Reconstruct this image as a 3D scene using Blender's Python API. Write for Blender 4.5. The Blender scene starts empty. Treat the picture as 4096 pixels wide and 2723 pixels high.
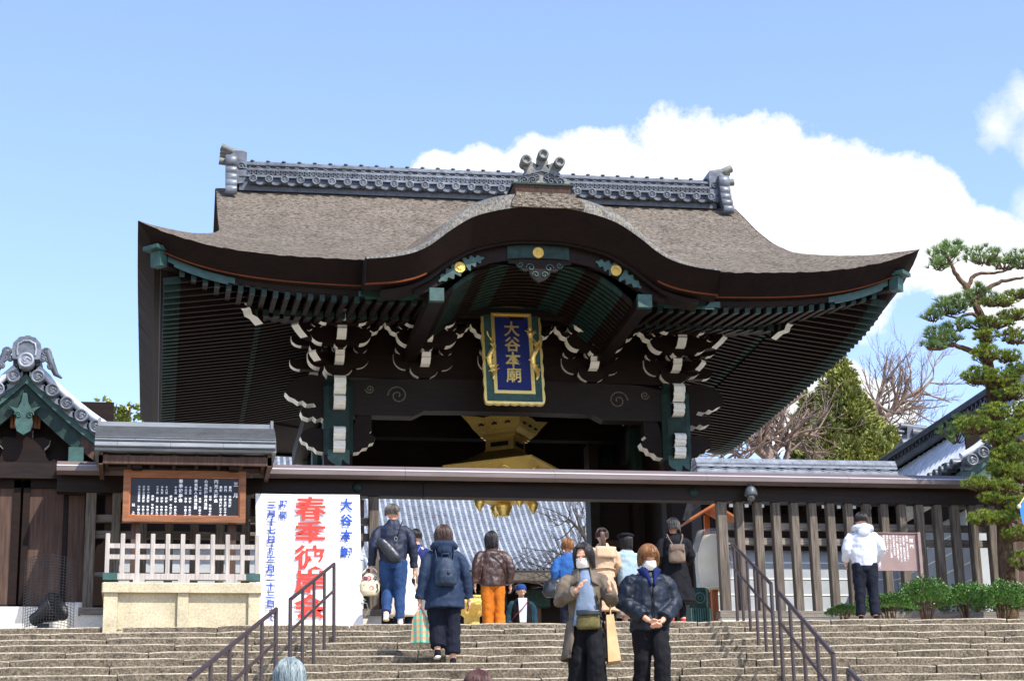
import bpy, math, random
from mathutils import Vector, Matrix, noise
rnd = random.Random(7)
scene = bpy.context.scene
COL = scene.collection

# ------------------------------------------------------------------ camera
F_PX, PITCH, YAW, ROLL, ZC = 8070.0, .2873, .1765, -.02305, -4.24
CAMP = Vector((0, 0, ZC))
def _basis():
    w = Vector((math.sin(YAW)*math.cos(PITCH), math.cos(YAW)*math.cos(PITCH), math.sin(PITCH)))
    r = Vector((math.cos(YAW), -math.sin(YAW), 0)); u = r.cross(w)
    return (r*math.cos(ROLL)+u*math.sin(ROLL), -r*math.sin(ROLL)+u*math.cos(ROLL), w)
CR, CU, CW = _basis()
S = 4096/2359
def ray(x, y):                      # photo position (2359 wide) -> direction
    return CW + CR*((x*S-2048)/F_PX) - CU*((y*S-1361.5)/F_PX)
def at(x, y, Y):                    # on the vertical plane at depth Y
    d = ray(x, y); return CAMP + d*(Y/d.y)
def atz(x, y, z):                   # on the level z
    d = ray(x, y); return CAMP + d*((z-ZC)/d.z)
cam_d = bpy.data.cameras.new('camera'); cam = bpy.data.objects.new('camera', cam_d); COL.objects.link(cam)
cam_d.sensor_width = 36; cam_d.lens = F_PX/4096*36; cam_d.clip_end = 2000; cam_d.clip_start = .1
M4 = Matrix((CR, CU, -CW)).transposed().to_4x4(); M4.translation = CAMP
cam.matrix_world = M4
scene.camera = cam

# ------------------------------------------------------------------ sky, sun, exposure
SUN_AZ, SUN_EL = math.radians(35), math.radians(50)     # azimuth to the right of the view towards the stairs
SUND = Vector((math.sin(SUN_AZ)*math.cos(SUN_EL), -math.cos(SUN_AZ)*math.cos(SUN_EL), math.sin(SUN_EL)))
sun_d = bpy.data.lights.new('sun', 'SUN'); sun = bpy.data.objects.new('sun', sun_d); COL.objects.link(sun)
sun_d.energy = 3.5; sun_d.angle = math.radians(.5); sun_d.color = (1, .955, .88)
sun.rotation_euler = SUND.to_track_quat('Z', 'Y').to_euler(); sun.location = (10, 0, 30)
scene.view_settings.view_transform = 'Standard'; scene.view_settings.look = 'None'
scene.view_settings.exposure = 1.08; scene.view_settings.gamma = 1
scene.cycles.use_denoising = True
scene.cycles.max_bounces = 6; scene.cycles.diffuse_bounces = 3
SKY_STRENGTH = .15
def make_world():
    w = bpy.data.worlds.new('World'); scene.world = w; w.use_nodes = True
    nt = w.node_tree; N = nt.nodes; L = nt.links; N.clear()
    out = N.new('ShaderNodeOutputWorld'); bg = N.new('ShaderNodeBackground'); L.new(bg.outputs[0], out.inputs[0])
    bg.inputs[1].default_value = SKY_STRENGTH
    sky = N.new('ShaderNodeTexSky'); sky.sky_type = 'NISHITA'; sky.sun_disc = False
    sky.sun_elevation = SUN_EL; sky.sun_rotation = math.atan2(SUND.x, SUND.y)
    sky.air_density = 1.0; sky.dust_density = .6; sky.ozone_density = 1.6; sky.altitude = 50
    tc = N.new('ShaderNodeTexCoord')
    def math_(op, a, b=None, c=None, clamp=False):
        n = N.new('ShaderNodeMath'); n.operation = op; n.use_clamp = clamp
        for i, v in enumerate((a, b, c)):
            if v is None: continue
            if isinstance(v, (int, float)): n.inputs[i].default_value = v
            else: L.new(v, n.inputs[i])
        return n.outputs[0]
    def noise_(scale, detail, rough, dist=0):
        n = N.new('ShaderNodeTexNoise'); n.inputs['Scale'].default_value = scale; n.inputs['Detail'].default_value = detail
        n.inputs['Roughness'].default_value = rough; n.inputs['Distortion'].default_value = dist
        L.new(tc.outputs['Generated'], n.inputs['Vector']); return n.outputs[0]
    blobs = [(1020, 420, 85), (1110, 415, 95), (1240, 430, 120), (1400, 420, 155), (1570, 425, 195), (1720, 450, 195), (1860, 460, 185),
             (1980, 500, 165), (2110, 530, 160), (2230, 590, 130), (2330, 640, 130), (1500, 560, 200), (1950, 620, 170), (1700, 620, 220),
             (1920, 900, 85), (1820, 960, 90), (2030, 960, 80)]
    wisps = [(2290, 290, 75), (2360, 240, 75), (2400, 330, 80), (2440, 480, 110), (2370, 590, 90)]
    def field(bl):
        acc = None
        for x, y, r in bl:
            d = ray(x, y).normalized()
            vm = N.new('ShaderNodeVectorMath'); vm.operation = 'DISTANCE'; L.new(tc.outputs['Generated'], vm.inputs[0]); vm.inputs[1].default_value = d
            v = math_('MULTIPLY_ADD', vm.outputs['Value'], -1/(r*S/F_PX), 1.0)
            v = math_('MAXIMUM', v, -1.0)
            acc = v if acc is None else math_('SMOOTH_MAX', acc, v, .25)
        return acc
    n1 = noise_(26, 12, .66); n2 = noise_(9, 5, .55); n3 = noise_(3.1, 9, .6, .3)
    f = field(blobs)
    f = math_('ADD', f, math_('MULTIPLY', math_('SUBTRACT', n1, .5), 1.1))
    f = math_('ADD', f, math_('MULTIPLY', math_('SUBTRACT', n2, .5), .35))
    dens = math_('MULTIPLY_ADD', f, 7.0, -.3, clamp=True)
    g = field(wisps)
    g = math_('ADD', g, math_('MULTIPLY', math_('SUBTRACT', n1, .5), 2.4))
    dw = math_('MULTIPLY_ADD', g, 1.4, -.2, clamp=True)
    # fair-weather clouds over the rest of the sky
    h = math_('MULTIPLY_ADD', n3, 6.0, -3.9, clamp=True)
    sepd = N.new('ShaderNodeVectorMath'); sepd.operation = 'DOT_PRODUCT'; L.new(tc.outputs['Generated'], sepd.inputs[0]); sepd.inputs[1].default_value = CW
    h = math_('MULTIPLY', h, math_('MULTIPLY_ADD', sepd.outputs['Value'], -12, 11.0, clamp=True))
    dens = math_('MAXIMUM', math_('MAXIMUM', dens, math_('MULTIPLY', dw, .8)), h)
    shade = math_('MULTIPLY_ADD', n2, .25, .88)
    cc = N.new('ShaderNodeVectorMath'); cc.operation = 'SCALE'; cc.inputs[0].default_value = (3.6, 3.68, 3.8); L.new(shade, cc.inputs['Scale'])
    hs = N.new('ShaderNodeMix'); hs.data_type = 'RGBA'; hs.blend_type = 'MULTIPLY'; hs.inputs[0].default_value = 1
    L.new(sky.outputs[0], hs.inputs[6]); hs.inputs[7].default_value = SKY_TINT
    mx = N.new('ShaderNodeMix'); mx.data_type = 'RGBA'; L.new(dens, mx.inputs[0]); L.new(hs.outputs[2], mx.inputs[6]); L.new(cc.outputs[0], mx.inputs[7])
    L.new(mx.outputs[2], bg.inputs[0])
SKY_TINT = (1.0, .955, 1.05, 1)
make_world()

# ------------------------------------------------------------------ materials
MATS = {}
def srgb(h):
    f = lambda c: c/12.92 if c <= .04045 else ((c+.055)/1.055)**2.4
    return tuple(f(int(h[i:i+2], 16)/255) for i in (0, 2, 4))
def pm(name, c1, c2=None, scale=6, rough=.7, bump=0, bscale=None, stretch=(1, 1, 1), metal=0, spec=.4, big=.12, bdist=.02, detail=6, c3=None, c3w=.0,
       sheen=0, sss=0, alpha=1, trans=0, obj=False, ramp=(.35, .65)):
    if name in MATS: return MATS[name]
    m = bpy.data.materials.new(name); MATS[name] = m; m.use_nodes = True
    nt = m.node_tree; N = nt.nodes; L = nt.links; b = N['Principled BSDF']
    b.inputs['Roughness'].default_value = rough; b.inputs['Metallic'].default_value = metal
    b.inputs['Specular IOR Level'].default_value = spec
    if sheen: b.inputs['Sheen Weight'].default_value = sheen
    if sss: b.inputs['Subsurface Weight'].default_value = sss; b.inputs['Subsurface Radius'].default_value = (.02, .008, .005)
    if alpha < 1: b.inputs['Alpha'].default_value = alpha
    if trans: b.inputs['Transmission Weight'].default_value = trans
    if obj:
        g = N.new('ShaderNodeTexCoord'); pos = g.outputs['Object']
    else:
        g = N.new('ShaderNodeNewGeometry'); pos = g.outputs['Position']
    mp = N.new('ShaderNodeMapping'); mp.inputs['Scale'].default_value = stretch; L.new(pos, mp.inputs[0])
    if c2 is None: c2 = tuple(c*.75 for c in c1)
    n = N.new('ShaderNodeTexNoise'); n.inputs['Scale'].default_value = scale; n.inputs['Detail'].default_value = detail; n.inputs['Roughness'].default_value = .65
    L.new(mp.outputs[0], n.inputs['Vector'])
    r = N.new('ShaderNodeValToRGB'); r.color_ramp.elements[0].position = ramp[0]; r.color_ramp.elements[1].position = ramp[1]
    r.color_ramp.elements[0].color = (*c1, 1); r.color_ramp.elements[1].color = (*c2, 1); L.new(n.outputs[0], r.inputs[0])
    col = r.outputs[0]
    if c3 is not None:
        n3 = N.new('ShaderNodeTexNoise'); n3.inputs['Scale'].default_value = scale*.23; n3.inputs['Detail'].default_value = 9; n3.inputs['Roughness'].default_value = .7
        L.new(pos, n3.inputs['Vector'])
        r3 = N.new('ShaderNodeValToRGB'); r3.color_ramp.elements[0].position = .62-c3w; r3.color_ramp.elements[1].position = .72-c3w; L.new(n3.outputs[0], r3.inputs[0])
        mx = N.new('ShaderNodeMix'); mx.data_type = 'RGBA'; L.new(r3.outputs[0], mx.inputs[0]); L.new(col, mx.inputs[6]); mx.inputs[7].default_value = (*c3, 1); col = mx.outputs[2]
    if big:
        n2 = N.new('ShaderNodeTexNoise'); n2.inputs['Scale'].default_value = max(.35, scale*.08); n2.inputs['Detail'].default_value = 4; L.new(pos, n2.inputs['Vector'])
        mr = N.new('ShaderNodeMapRange'); mr.inputs[1].default_value = .3; mr.inputs[2].default_value = .7; mr.inputs[3].default_value = 1-big; mr.inputs[4].default_value = 1+big; L.new(n2.outputs[0], mr.inputs[0])
        sc = N.new('ShaderNodeVectorMath'); sc.operation = 'SCALE'; L.new(col, sc.inputs[0]); L.new(mr.outputs[0], sc.inputs['Scale']); col = sc.outputs[0]
    L.new(col, b.inputs['Base Color'])
    if bump:
        nb = N.new('ShaderNodeTexNoise'); nb.inputs['Scale'].default_value = bscale or scale*3; nb.inputs['Detail'].default_value = 7; nb.inputs['Roughness'].default_value = .7
        L.new(mp.outputs[0], nb.inputs['Vector'])
        bp = N.new('ShaderNodeBump'); bp.inputs['Strength'].default_value = bump; bp.inputs['Distance'].default_value = bdist
        L.new(nb.outputs[0], bp.inputs['Height']); L.new(bp.outputs[0], b.inputs['Normal'])
    return m
thatch = pm('bark_thatch', srgb('463f37'), srgb('a5998a'), 20, .95, 1.0, 26, (.6, 1.1, 1.1), big=.16, bdist=.16, spec=.05, c3=srgb('6b6142'), c3w=.03, ramp=(.36, .56), detail=9)
thatch_n = pm('bark_thatch_nose', srgb('4c4741'), srgb('a09b90'), 24, .6, 1.0, 34, (1.2, .5, .5), big=.2, bdist=.08, spec=.45, c3=srgb('8f8a66'), c3w=.06)
bark_edge = pm('bark_cut_edge', srgb('130905'), srgb('20110a'), 30, .85, .6, 60, (.2, .2, 2.5), big=.2, bdist=.01, spec=.2)
bark_rust = pm('bark_edge_rust', srgb('55270f'), srgb('70391a'), 30, .85, .6, 60, (3, 1, .2), bdist=.01, spec=.2)
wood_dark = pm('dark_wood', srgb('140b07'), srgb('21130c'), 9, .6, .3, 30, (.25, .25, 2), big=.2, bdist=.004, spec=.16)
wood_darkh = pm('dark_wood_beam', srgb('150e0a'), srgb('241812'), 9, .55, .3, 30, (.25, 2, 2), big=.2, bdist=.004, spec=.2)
wood_grey = pm('weathered_wood', srgb('473f37'), srgb('736a5f'), 14, .85, .6, 60, (3, 3, .16), big=.22, bdist=.006, spec=.15, c3=srgb('5a5048'), c3w=0)
wood_greyh = pm('weathered_wood_rail', srgb('5b544c'), srgb('877f75'), 14, .85, .6, 60, (.16, 3, 3), big=.2, bdist=.006, spec=.15)
wood_pale = pm('pale_weathered_wood', srgb('948c84'), srgb('b7b0a8'), 14, .85, .5, 60, (3, 3, .16), big=.14, bdist=.004, spec=.15)
wood_warm = pm('warm_wood', srgb('6d4226'), srgb('8c5a34'), 12, .55, .3, 50, (.2, 2, 2), big=.12, bdist=.003)
wood_brown = pm('brown_wood', srgb('40302a'), srgb('5a463a'), 12, .75, .5, 50, (3, 3, .16), big=.2, bdist=.004, spec=.2)
wood_orange = pm('orange_wood', srgb('9c5226'), srgb('b86a34'), 12, .6, .2, 50, (2, 2, .2), big=.1, bdist=.003)
copper = pm('green_copper', srgb('12241f'), srgb('1e3731'), 9, .55, .25, 40, big=.25, bdist=.004, metal=.0, spec=.25, c3=srgb('1a302b'), c3w=-.02)
copper_b = pm('bright_copper_patina', srgb('1f3d37'), srgb('30564f'), 9, .55, .25, 40, big=.2, bdist=.004, spec=.5)
white = pm('white_paint', srgb('e9e4d6'), srgb('f3efe4'), 8, .7, .05, 40, big=.04)
tile = pm('silver_roof_tile', srgb('464b52'), srgb('6f757d'), 7, .4, .2, 40, big=.3, bdist=.005, spec=.45)
tile_d = pm('dark_roof_tile', srgb('3d424a'), srgb('565c66'), 7, .5, .2, 60, big=.2, bdist=.003, spec=.5)
tile_l = pm('pale_roof_tile', srgb('757b84'), srgb('9aa0a9'), 7, .4, .2, 40, big=.2, bdist=.005, spec=.45)
tile_moss = pm('stained_ornament_tile', srgb('575a58'), srgb('7c7d78'), 9, .6, .3, 50, big=.25, bdist=.004, c3=srgb('a8a28a'), c3w=.05)
lead = pm('sheet_metal_roof', srgb('63676a'), srgb('7d8184'), 5, .5, .1, 40, (.3, 1, 1), big=.15, bdist=.002, spec=.5)
gutter_m = pm('pinkish_gutter_metal', srgb('584b48'), srgb('6d5f5b'), 4, .4, .05, 30, (.2, 1, 1), big=.12, bdist=.001, spec=.6)
gutter_w = pm('gutter_lip', srgb('cfc9c4'), srgb('ddd8d2'), 4, .35, .05, 30, (.2, 1, 1), big=.1, bdist=.001, spec=.6)
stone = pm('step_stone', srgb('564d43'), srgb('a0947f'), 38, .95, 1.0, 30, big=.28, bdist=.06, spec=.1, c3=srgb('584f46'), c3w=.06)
stone_w = pm('worn_lit_step_edge', srgb('857b6b'), srgb('b8ad98'), 24, .9, .5, 40, big=.2, bdist=.02, spec=.15, c3=srgb('8a7f6c'), c3w=.03)  # worn lip; its sunlit brightness is also put into the colour
granite = pm('pale_granite', srgb('a69b80'), srgb('c4b99c'), 40, .85, .5, 60, big=.12, bdist=.006, spec=.2, c3=srgb('9a8a68'), c3w=.04)
granite_w = pm('white_granite', srgb('c4bfb2'), srgb('dad6ca'), 40, .85, .4, 60, big=.1, bdist=.005, spec=.2)
plaster = pm('grey_plaster', srgb('9fa3a4'), srgb('aeb2b2'), 3, .9, .1, 40, big=.05, bdist=.002)
gravel = pm('terrace_gravel', srgb('b0a796'), srgb('cdc4b2'), 30, .95, .8, 50, big=.15, bdist=.02)
asphalt = pm('ground_paving', srgb('6d675e'), srgb('878076'), 12, .95, .5, 50, big=.15, bdist=.01)
gold = pm('gilded_metal', (1.0, .68, .16), (1.0, .78, .30), 14, .34, .35, 34, big=.08, bdist=.01, metal=.7)
gold_e = pm('embossed_gilding', (.95, .60, .12), (1.0, .78, .28), 26, .36, 1.0, 26, big=.12, bdist=.05, metal=.7)
blue = pm('plaque_blue', (.004, .012, .11), (.006, .016, .14), 10, .6, .1, big=.08)
black = pm('black_paint', (.012, .012, .014), (.02, .02, .022), 9, .4, .1, big=.1)
rail_m = pm('brown_rail_paint', srgb('2e211f'), srgb('3e2e2a'), 20, .38, .2, 60, big=.12, bdist=.002, spec=.55, c3=srgb('b5aeaa'), c3w=-.1)
banner_m = pm('white_banner_cloth', srgb('e6e6e8'), srgb('f0f0f1'), 2, .7, .5, 3.5, big=.03, bdist=.05)
red_ink = pm('red_ink', srgb('e0392f'), srgb('ea463a'), 5, .75, big=.04)
blue_ink = pm('blue_ink', srgb('1c3f94'), srgb('2750a8'), 5, .75, big=.05)
white_ink = pm('white_ink', srgb('e8eaee'), srgb('f2f2f4'), 5, .6, big=.02)
board_black = pm('glossy_black_board', (.012, .012, .013), (.016, .016, .018), 4, .2, 0, big=.1, spec=.25)
pink_sign = pm('pink_sign_panel', srgb('806b66'), srgb('8c756f'), 6, .6, .05, 30, big=.05)
leaf_d = pm('dark_leaf', srgb('2c4a1e'), srgb('4c6c2a'), 5, .5, 0, big=.3, spec=.4)
leaf_g = pm('glossy_leaf', srgb('31541f'), srgb('557a2c'), 7, .35, 0, big=.25, spec=.55)
needle_b = pm('pine_needle', srgb('4c6838'), srgb('7d9452'), 5, .55, 0, big=.25)
needle_y = pm('yellow_green_needle', srgb('46601e'), srgb('8f9c36'), 3, .55, 0, big=.3)
cypress = pm('cypress_spray', srgb('5a6430'), srgb('9c9e50'), 2, .6, 0, big=.35)
trunk_m = pm('pine_bark', srgb('4a3a2e'), srgb('7a6450'), 16, .95, 1.0, 26, (1, 1, .35), big=.25, bdist=.04, spec=.1)
twig_m = pm('bare_twig', srgb('6a5a50'), srgb('8d7a6e'), 9, .9, .3, 30, big=.2)
skin = pm('skin', srgb('c89578'), srgb('d8a88c'), 9, .55, .05, 60, big=.04, sss=.08, obj=True)

# ------------------------------------------------------------------ mesh helpers
class MB:
    def __init__(s): s.v = []; s.f = []; s.m = []; s.sm = []
    def add(s, vs, fs, m=0, smooth=False):
        o = len(s.v); s.v += [Vector(p) for p in vs]
        for i, f in enumerate(fs):
            s.f.append([a+o for a in f]); s.m.append(m[i] if isinstance(m, (list, tuple)) else m); s.sm.append(smooth)
        return s
    def box(s, x0, x1, y0, y1, z0, z1, m=0):
        v = [(x, y, z) for z in (z0, z1) for y in (y0, y1) for x in (x0, x1)]
        return s.add(v, [(0, 2, 3, 1), (4, 5, 7, 6), (0, 1, 5, 4), (2, 6, 7, 3), (0, 4, 6, 2), (1, 3, 7, 5)], m)
    def cbox(s, x0, x1, y0, y1, z0, z1, c=.01, m=0):          # box with chamfered vertical and top edges
        def ring(z, e):
            X0, X1, Y0, Y1 = x0+e, x1-e, y0+e, y1-e; k = c
            return [(X0+k, Y0, z), (X1-k, Y0, z), (X1, Y0+k, z), (X1, Y1-k, z), (X1-k, Y1, z), (X0+k, Y1, z), (X0, Y1-k, z), (X0, Y0+k, z)]
        return s.rings([ring(z0, 0), ring(z1-c, 0), ring(z1, c*.8)], m)
    def rings(s, R, m=0, caps=True, smooth=False, closed=True):
        n = len(R[0]); v = [p for r in R for p in r]; f = []
        for i in range(len(R)-1):
            for j in range(n if closed else n-1):
                k = (j+1) % n; f.append((i*n+j, i*n+k, (i+1)*n+k, (i+1)*n+j))
        s.add(v, f, m, smooth)
        if caps:
            s.add(R[0], [tuple(range(n))[::-1]], m); s.add(R[-1], [tuple(range(n))], m)
        return s
    def bar(s, p, q, w, h=None, m=0, up=(0, 0, 1), w2=None, h2=None):
        p, q = Vector(p), Vector(q); d = (q-p).normalized(); h = h or w; u = Vector(up); sd = d.cross(u)
        if sd.length < 1e-4: sd = d.cross(Vector((0, 1, 0)))
        sd.normalize(); u = sd.cross(d)
        def ring(c, w, h): return [c-sd*w/2-u*h/2, c+sd*w/2-u*h/2, c+sd*w/2+u*h/2, c-sd*w/2+u*h/2]
        return s.rings([ring(p, w, h), ring(q, w2 or w, h2 or h)], m)
    def tube(s, pts, rad, n=8, m=0, caps=True, smooth=True, flat=1.0):
        pts = [Vector(p) for p in pts]; R = []; prev = None
        for i, p in enumerate(pts):
            d = (pts[min(i+1, len(pts)-1)]-pts[max(i-1, 0)])
            if d.length < 1e-9: d = Vector((0, 0, 1))
            d.normalize()
            a = prev if prev is not None else (Vector((0, 0, 1)) if abs(d.z) < .9 else Vector((1, 0, 0)))
            sd = a.cross(d)
            if sd.length < 1e-6: sd = Vector((1, 0, 0)).cross(d)
            sd.normalize(); u = d.cross(sd); prev = u
            r = rad[i] if isinstance(rad, (list, tuple)) else rad
            R.append([p+(sd*math.cos(t)+u*math.sin(t)*flat)*r for t in [2*math.pi*k/n for k in range(n)]])
        return s.rings(R, m, caps, smooth)
    def lathe(s, prof, c, n=16, m=0, smooth=True, axis='z', caps=True, sx=1, sy=1):
        c = Vector(c); R = []
        for r, z in prof:
            ring = []
            for k in range(n):
                t = 2*math.pi*k/n; a, b = r*math.cos(t)*sx, r*math.sin(t)*sy
                ring.append(c+(Vector((a, b, z)) if axis == 'z' else Vector((a, z, b)) if axis == 'y' else Vector((z, a, b))))
            R.append(ring)
        return s.rings(R, m, caps, smooth)
    def prism(s, poly, y0, y1, m=0, ms=None, axis='y'):      # polygon (a,b) extruded along an axis; ms = material(s) of the rim
        P = {'y': lambda a, b, t: (a, t, b), 'x': lambda a, b, t: (t, a, b), 'z': lambda a, b, t: (a, b, t)}[axis]
        n = len(poly); A = [P(a, b, y0) for a, b in poly]; B = [P(a, b, y1) for a, b in poly]
        s.add(A, [tuple(range(n))], m); s.add(B, [tuple(range(n))[::-1]], m)
        for i in range(n):
            j = (i+1) % n; mm = m if ms is None else (ms[i] if isinstance(ms, (list, tuple)) else ms)
            s.add([A[i], A[j], B[j], B[i]], [(0, 1, 2, 3)], mm)
        return s
    def grid(s, fn, nu, nv, m=0, smooth=True):
        v = [fn(i/nu, j/nv) for j in range(nv+1) for i in range(nu+1)]
        f = [(j*(nu+1)+i, j*(nu+1)+i+1, (j+1)*(nu+1)+i+1, (j+1)*(nu+1)+i) for j in range(nv) for i in range(nu)]
        return s.add(v, f, m, smooth)
    def ball(s, c, r, m=0, n=10, sx=1, sy=1, sz=1):
        c = Vector(c); R = []
        k = n//2
        for i in range(1, k):
            t = math.pi*i/k; R.append([c+Vector((r*sx*math.sin(t)*math.cos(a), r*sy*math.sin(t)*math.sin(a), -r*sz*math.cos(t))) for a in [2*math.pi*j/n for j in range(n)]])
        o = len(s.v); s.rings(R, m, False, True)
        s.add(R[0]+[c-Vector((0, 0, r*sz))], [((j+1) % n, j, n) for j in range(n)], m, True)
        s.add(R[-1]+[c+Vector((0, 0, r*sz))], [(j, (j+1) % n, n) for j in range(n)], m, True)
        return s
    def mesh(s, name, mats):
        me = bpy.data.meshes.new(name); me.from_pydata([tuple(p) for p in s.v], [], s.f)
        for mt in (mats if isinstance(mats, (list, tuple)) else [mats]): me.materials.append(mt)
        me.polygons.foreach_set('material_index', s.m); me.polygons.foreach_set('use_smooth', s.sm); me.update()
        return me
    def build(s, name, mats, parent=None, fix=True):
        me = s.mesh(name, mats)
        if fix: fixn(me)
        return link(name, me, parent)
import bmesh
def fixn(me):
    b = bmesh.new(); b.from_mesh(me); bmesh.ops.recalc_face_normals(b, faces=b.faces); b.to_mesh(me); b.free()
def link(name, data, parent=None, loc=None):
    o = bpy.data.objects.new(name, data); COL.objects.link(o)
    if parent is not None: o.parent = parent
    if loc is not None: o.location = loc
    return o
def tag(o, label=None, cat=None, group=None, kind=None):
    if label: o['label'] = label
    if cat: o['category'] = cat
    if group: o['group'] = group
    if kind: o['kind'] = kind
    return o
def thing(name, label, cat, loc=(0, 0, 0), rz=0, group=None, kind=None):
    o = link(name, None, None, loc); o.rotation_euler = (0, 0, rz); o.empty_display_size = .2
    return tag(o, label, cat, group, kind)
def interp(P, x):
    if x <= P[0][0]: return P[0][1]
    for (a, b), (c, d) in zip(P, P[1:]):
        if x <= c: return b+(d-b)*(x-a)/(c-a)
    return P[-1][1]
def spline(P, n=6):                      # Catmull-Rom through points
    P = [Vector(p) for p in P]; out = []
    for i in range(len(P)-1):
        a, b, c, d = P[max(i-1, 0)], P[i], P[i+1], P[min(i+2, len(P)-1)]
        for k in range(n):
            t = k/n; out.append(.5*((2*b)+(c-a)*t+(2*a-5*b+4*c-d)*t*t+(3*b-a-3*c+d)*t**3))
    return out+[P[-1]]
TEXTS = []
def text(body, mat, parent, size, mtx, offset=0, sx=1.0, name='lettering', lh=1.0, ext=.002):
    c = bpy.data.curves.new(name, 'FONT'); c.body = body; c.size = size; c.align_x = 'CENTER'; c.align_y = 'TOP'; c.space_line = lh
    c.offset = offset; c.extrude = ext; c.resolution_u = 3
    o = link(name, c, parent); TEXTS.append((o, mat)); o.matrix_local = mtx @ Matrix.Diagonal((sx, 1, 1, 1)); return o
def vert(s): return '\n'.join(s)
FACE = Matrix.Rotation(math.pi/2, 4, 'X')                  # text facing -Y
def bake_texts():
    bpy.context.view_layer.update(); dg = bpy.context.evaluated_depsgraph_get()
    for o, m in TEXTS:
        me = bpy.data.meshes.new_from_object(o.evaluated_get(dg)); me.materials.clear(); me.materials.append(m)
        n = link(o.name, me, o.parent); n.matrix_local = o.matrix_local
        nm = o.name; bpy.data.objects.remove(o); n.name = nm
    TEXTS.clear()
# ------------------------------------------------------------------ ground, terrace, stairs
RISE, RUN, NSTEP = .169, .6, 34
E0 = Vector((-2.16, 28.49, 0)); EX = Vector((.99626, -.0865, 0)).normalized(); ED = Vector((-EX.y*-1, 0, 0))
ED = Vector((EX.y, -EX.x, 0))                       # down the stairs, towards the camera
def stair(a, d, z): return E0 + EX*a + ED*d + Vector((0, 0, z))
def on_stairs(x, y, h=0):                           # ray against the plane through the nosings, h above it (photo px, 2359 wide)
    d = ray(x, y); o = CAMP
    # plane: z - h = -RISE/RUN * dist, dist = (p-E0).ED
    k = RISE/RUN; num = h - k*((o-E0).dot(ED)) - o.z; den = d.z + k*d.dot(ED)
    return o + d*(num/den)
def tread(p):                                       # height of the tread under a point
    d = (p-E0).dot(ED); return 0 if d <= 0 else -RISE*math.ceil(d/RUN - 1e-6)
g = MB(); g.box(-900, 900, -200, 1500, -6.35, -5.87); tag(g.build('ground', asphalt), 'grey paved ground', None, None, 'structure')
t = MB()
t.add([stair(-12, -.3, -.004), stair(24, -.3, -.004), (60, 30, -.004), (60, 110, -.004), (-60, 110, -.004), (-60, 30, -.004)], [(0, 1, 2, 3, 4, 5)], 0)
t.add([stair(-12, -.3, -.004), stair(24, -.3, -.004), stair(24, -.3, -5.9), stair(-12, -.3, -5.9)], [(0, 1, 2, 3)], 0)
tag(t.build('terrace', gravel), 'sandy terrace behind the top step', None, None, 'structure')
stairs = thing('staircase', 'wide staircase of rough stone steps', None, E0, 0, None, 'structure')
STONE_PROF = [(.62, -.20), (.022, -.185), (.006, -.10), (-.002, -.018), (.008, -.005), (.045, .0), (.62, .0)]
def step_stone(k, a0, a1, name='step_stone', seg=None):
    seg = seg or max(3, int((a1-a0)/.22)); R = []
    ph = rnd.random()*50; tilt = rnd.uniform(-.016, .016); rec = rnd.uniform(-.03, .02); dzs = rnd.uniform(-.010, .006)
    for i in range(seg+1):
        t = i/seg; a = a0+(a1-a0)*t; e = .022 if i in (0, seg) else 0
        ring = []
        for j, (d, z) in enumerate(STONE_PROF):
            jd = noise.noise((a*3+ph, j*.9, k))*.014 if 0 < j < 6 else 0
            jz = noise.noise((a*2.3+ph, 7.7, k+j*.4))*.009 if 2 < j < 6 else 0
            ring.append(EX*a + ED*(RUN*k - d + .0 + (rec-jd-e if j < 6 else 0)) + Vector((0, 0, -RISE*k+z+jz+(dzs+tilt*(t-.5) if j > 1 else 0)-(e*.4 if j > 2 else 0))))
        R.append(ring)
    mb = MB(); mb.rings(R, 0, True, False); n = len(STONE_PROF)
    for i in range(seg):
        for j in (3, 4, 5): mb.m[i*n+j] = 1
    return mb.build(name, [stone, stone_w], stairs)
for k in range(0, 15):
    a = -3.2 - rnd.random()*1.2
    while a < 17.5:
        ln = rnd.choice([.75, .95, 1.1, 1.4, 1.8, 2.1])*rnd.uniform(.9, 1.1)
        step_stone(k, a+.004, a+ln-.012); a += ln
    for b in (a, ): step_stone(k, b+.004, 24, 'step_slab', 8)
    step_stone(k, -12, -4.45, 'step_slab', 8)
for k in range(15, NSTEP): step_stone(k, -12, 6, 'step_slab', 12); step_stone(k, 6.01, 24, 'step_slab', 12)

# ------------------------------------------------------------------ the main gate
XC, YF, YR, EV = 6.66, 34.0, 40.8, 7.37
HW, TG, VG = 7.22, .5, 5.72
gate = thing('temple_gate', 'large dark timber temple gate with bark-thatched hip-and-gable roof and white-tipped brackets', 'gate', (XC, 38, 0))
GO = Vector((XC, 38, 0))
class GB(MB):                                       # world coordinates -> gate local
    def build(s, name, mats, parent=None, fix=True):
        for i, p in enumerate(s.v): s.v[i] = p-GO
        return MB.build(s, name, mats, gate if parent is None else parent, fix)
def lift(gx, m=7.22): return .60*min(1.05, abs(gx)/m)**6
def prof(t): return EV + 3.85*(.70*t+.30*t*t)
def roof_w(t): return VG if t >= TG else VG+(HW-VG)*((TG-t)/TG)**1.5
def roof_pt(u, t, rear=False):
    gx = u*roof_w(t); z = prof(t)+lift(u*HW)*max(0, 1-t/.75)**2
    y = 6.8*t; n = noise.noise((gx*1.3, t*9, 3.1))*.02
    return Vector((XC+gx, (YF+y) if not rear else (2*YR-YF-y), z+n))
r = GB(); r.grid(lambda u, v: roof_pt(2*u-1, v), 90, 40)
r.grid(lambda u, v: roof_pt(2*u-1, v, True), 40, 20)
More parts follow.
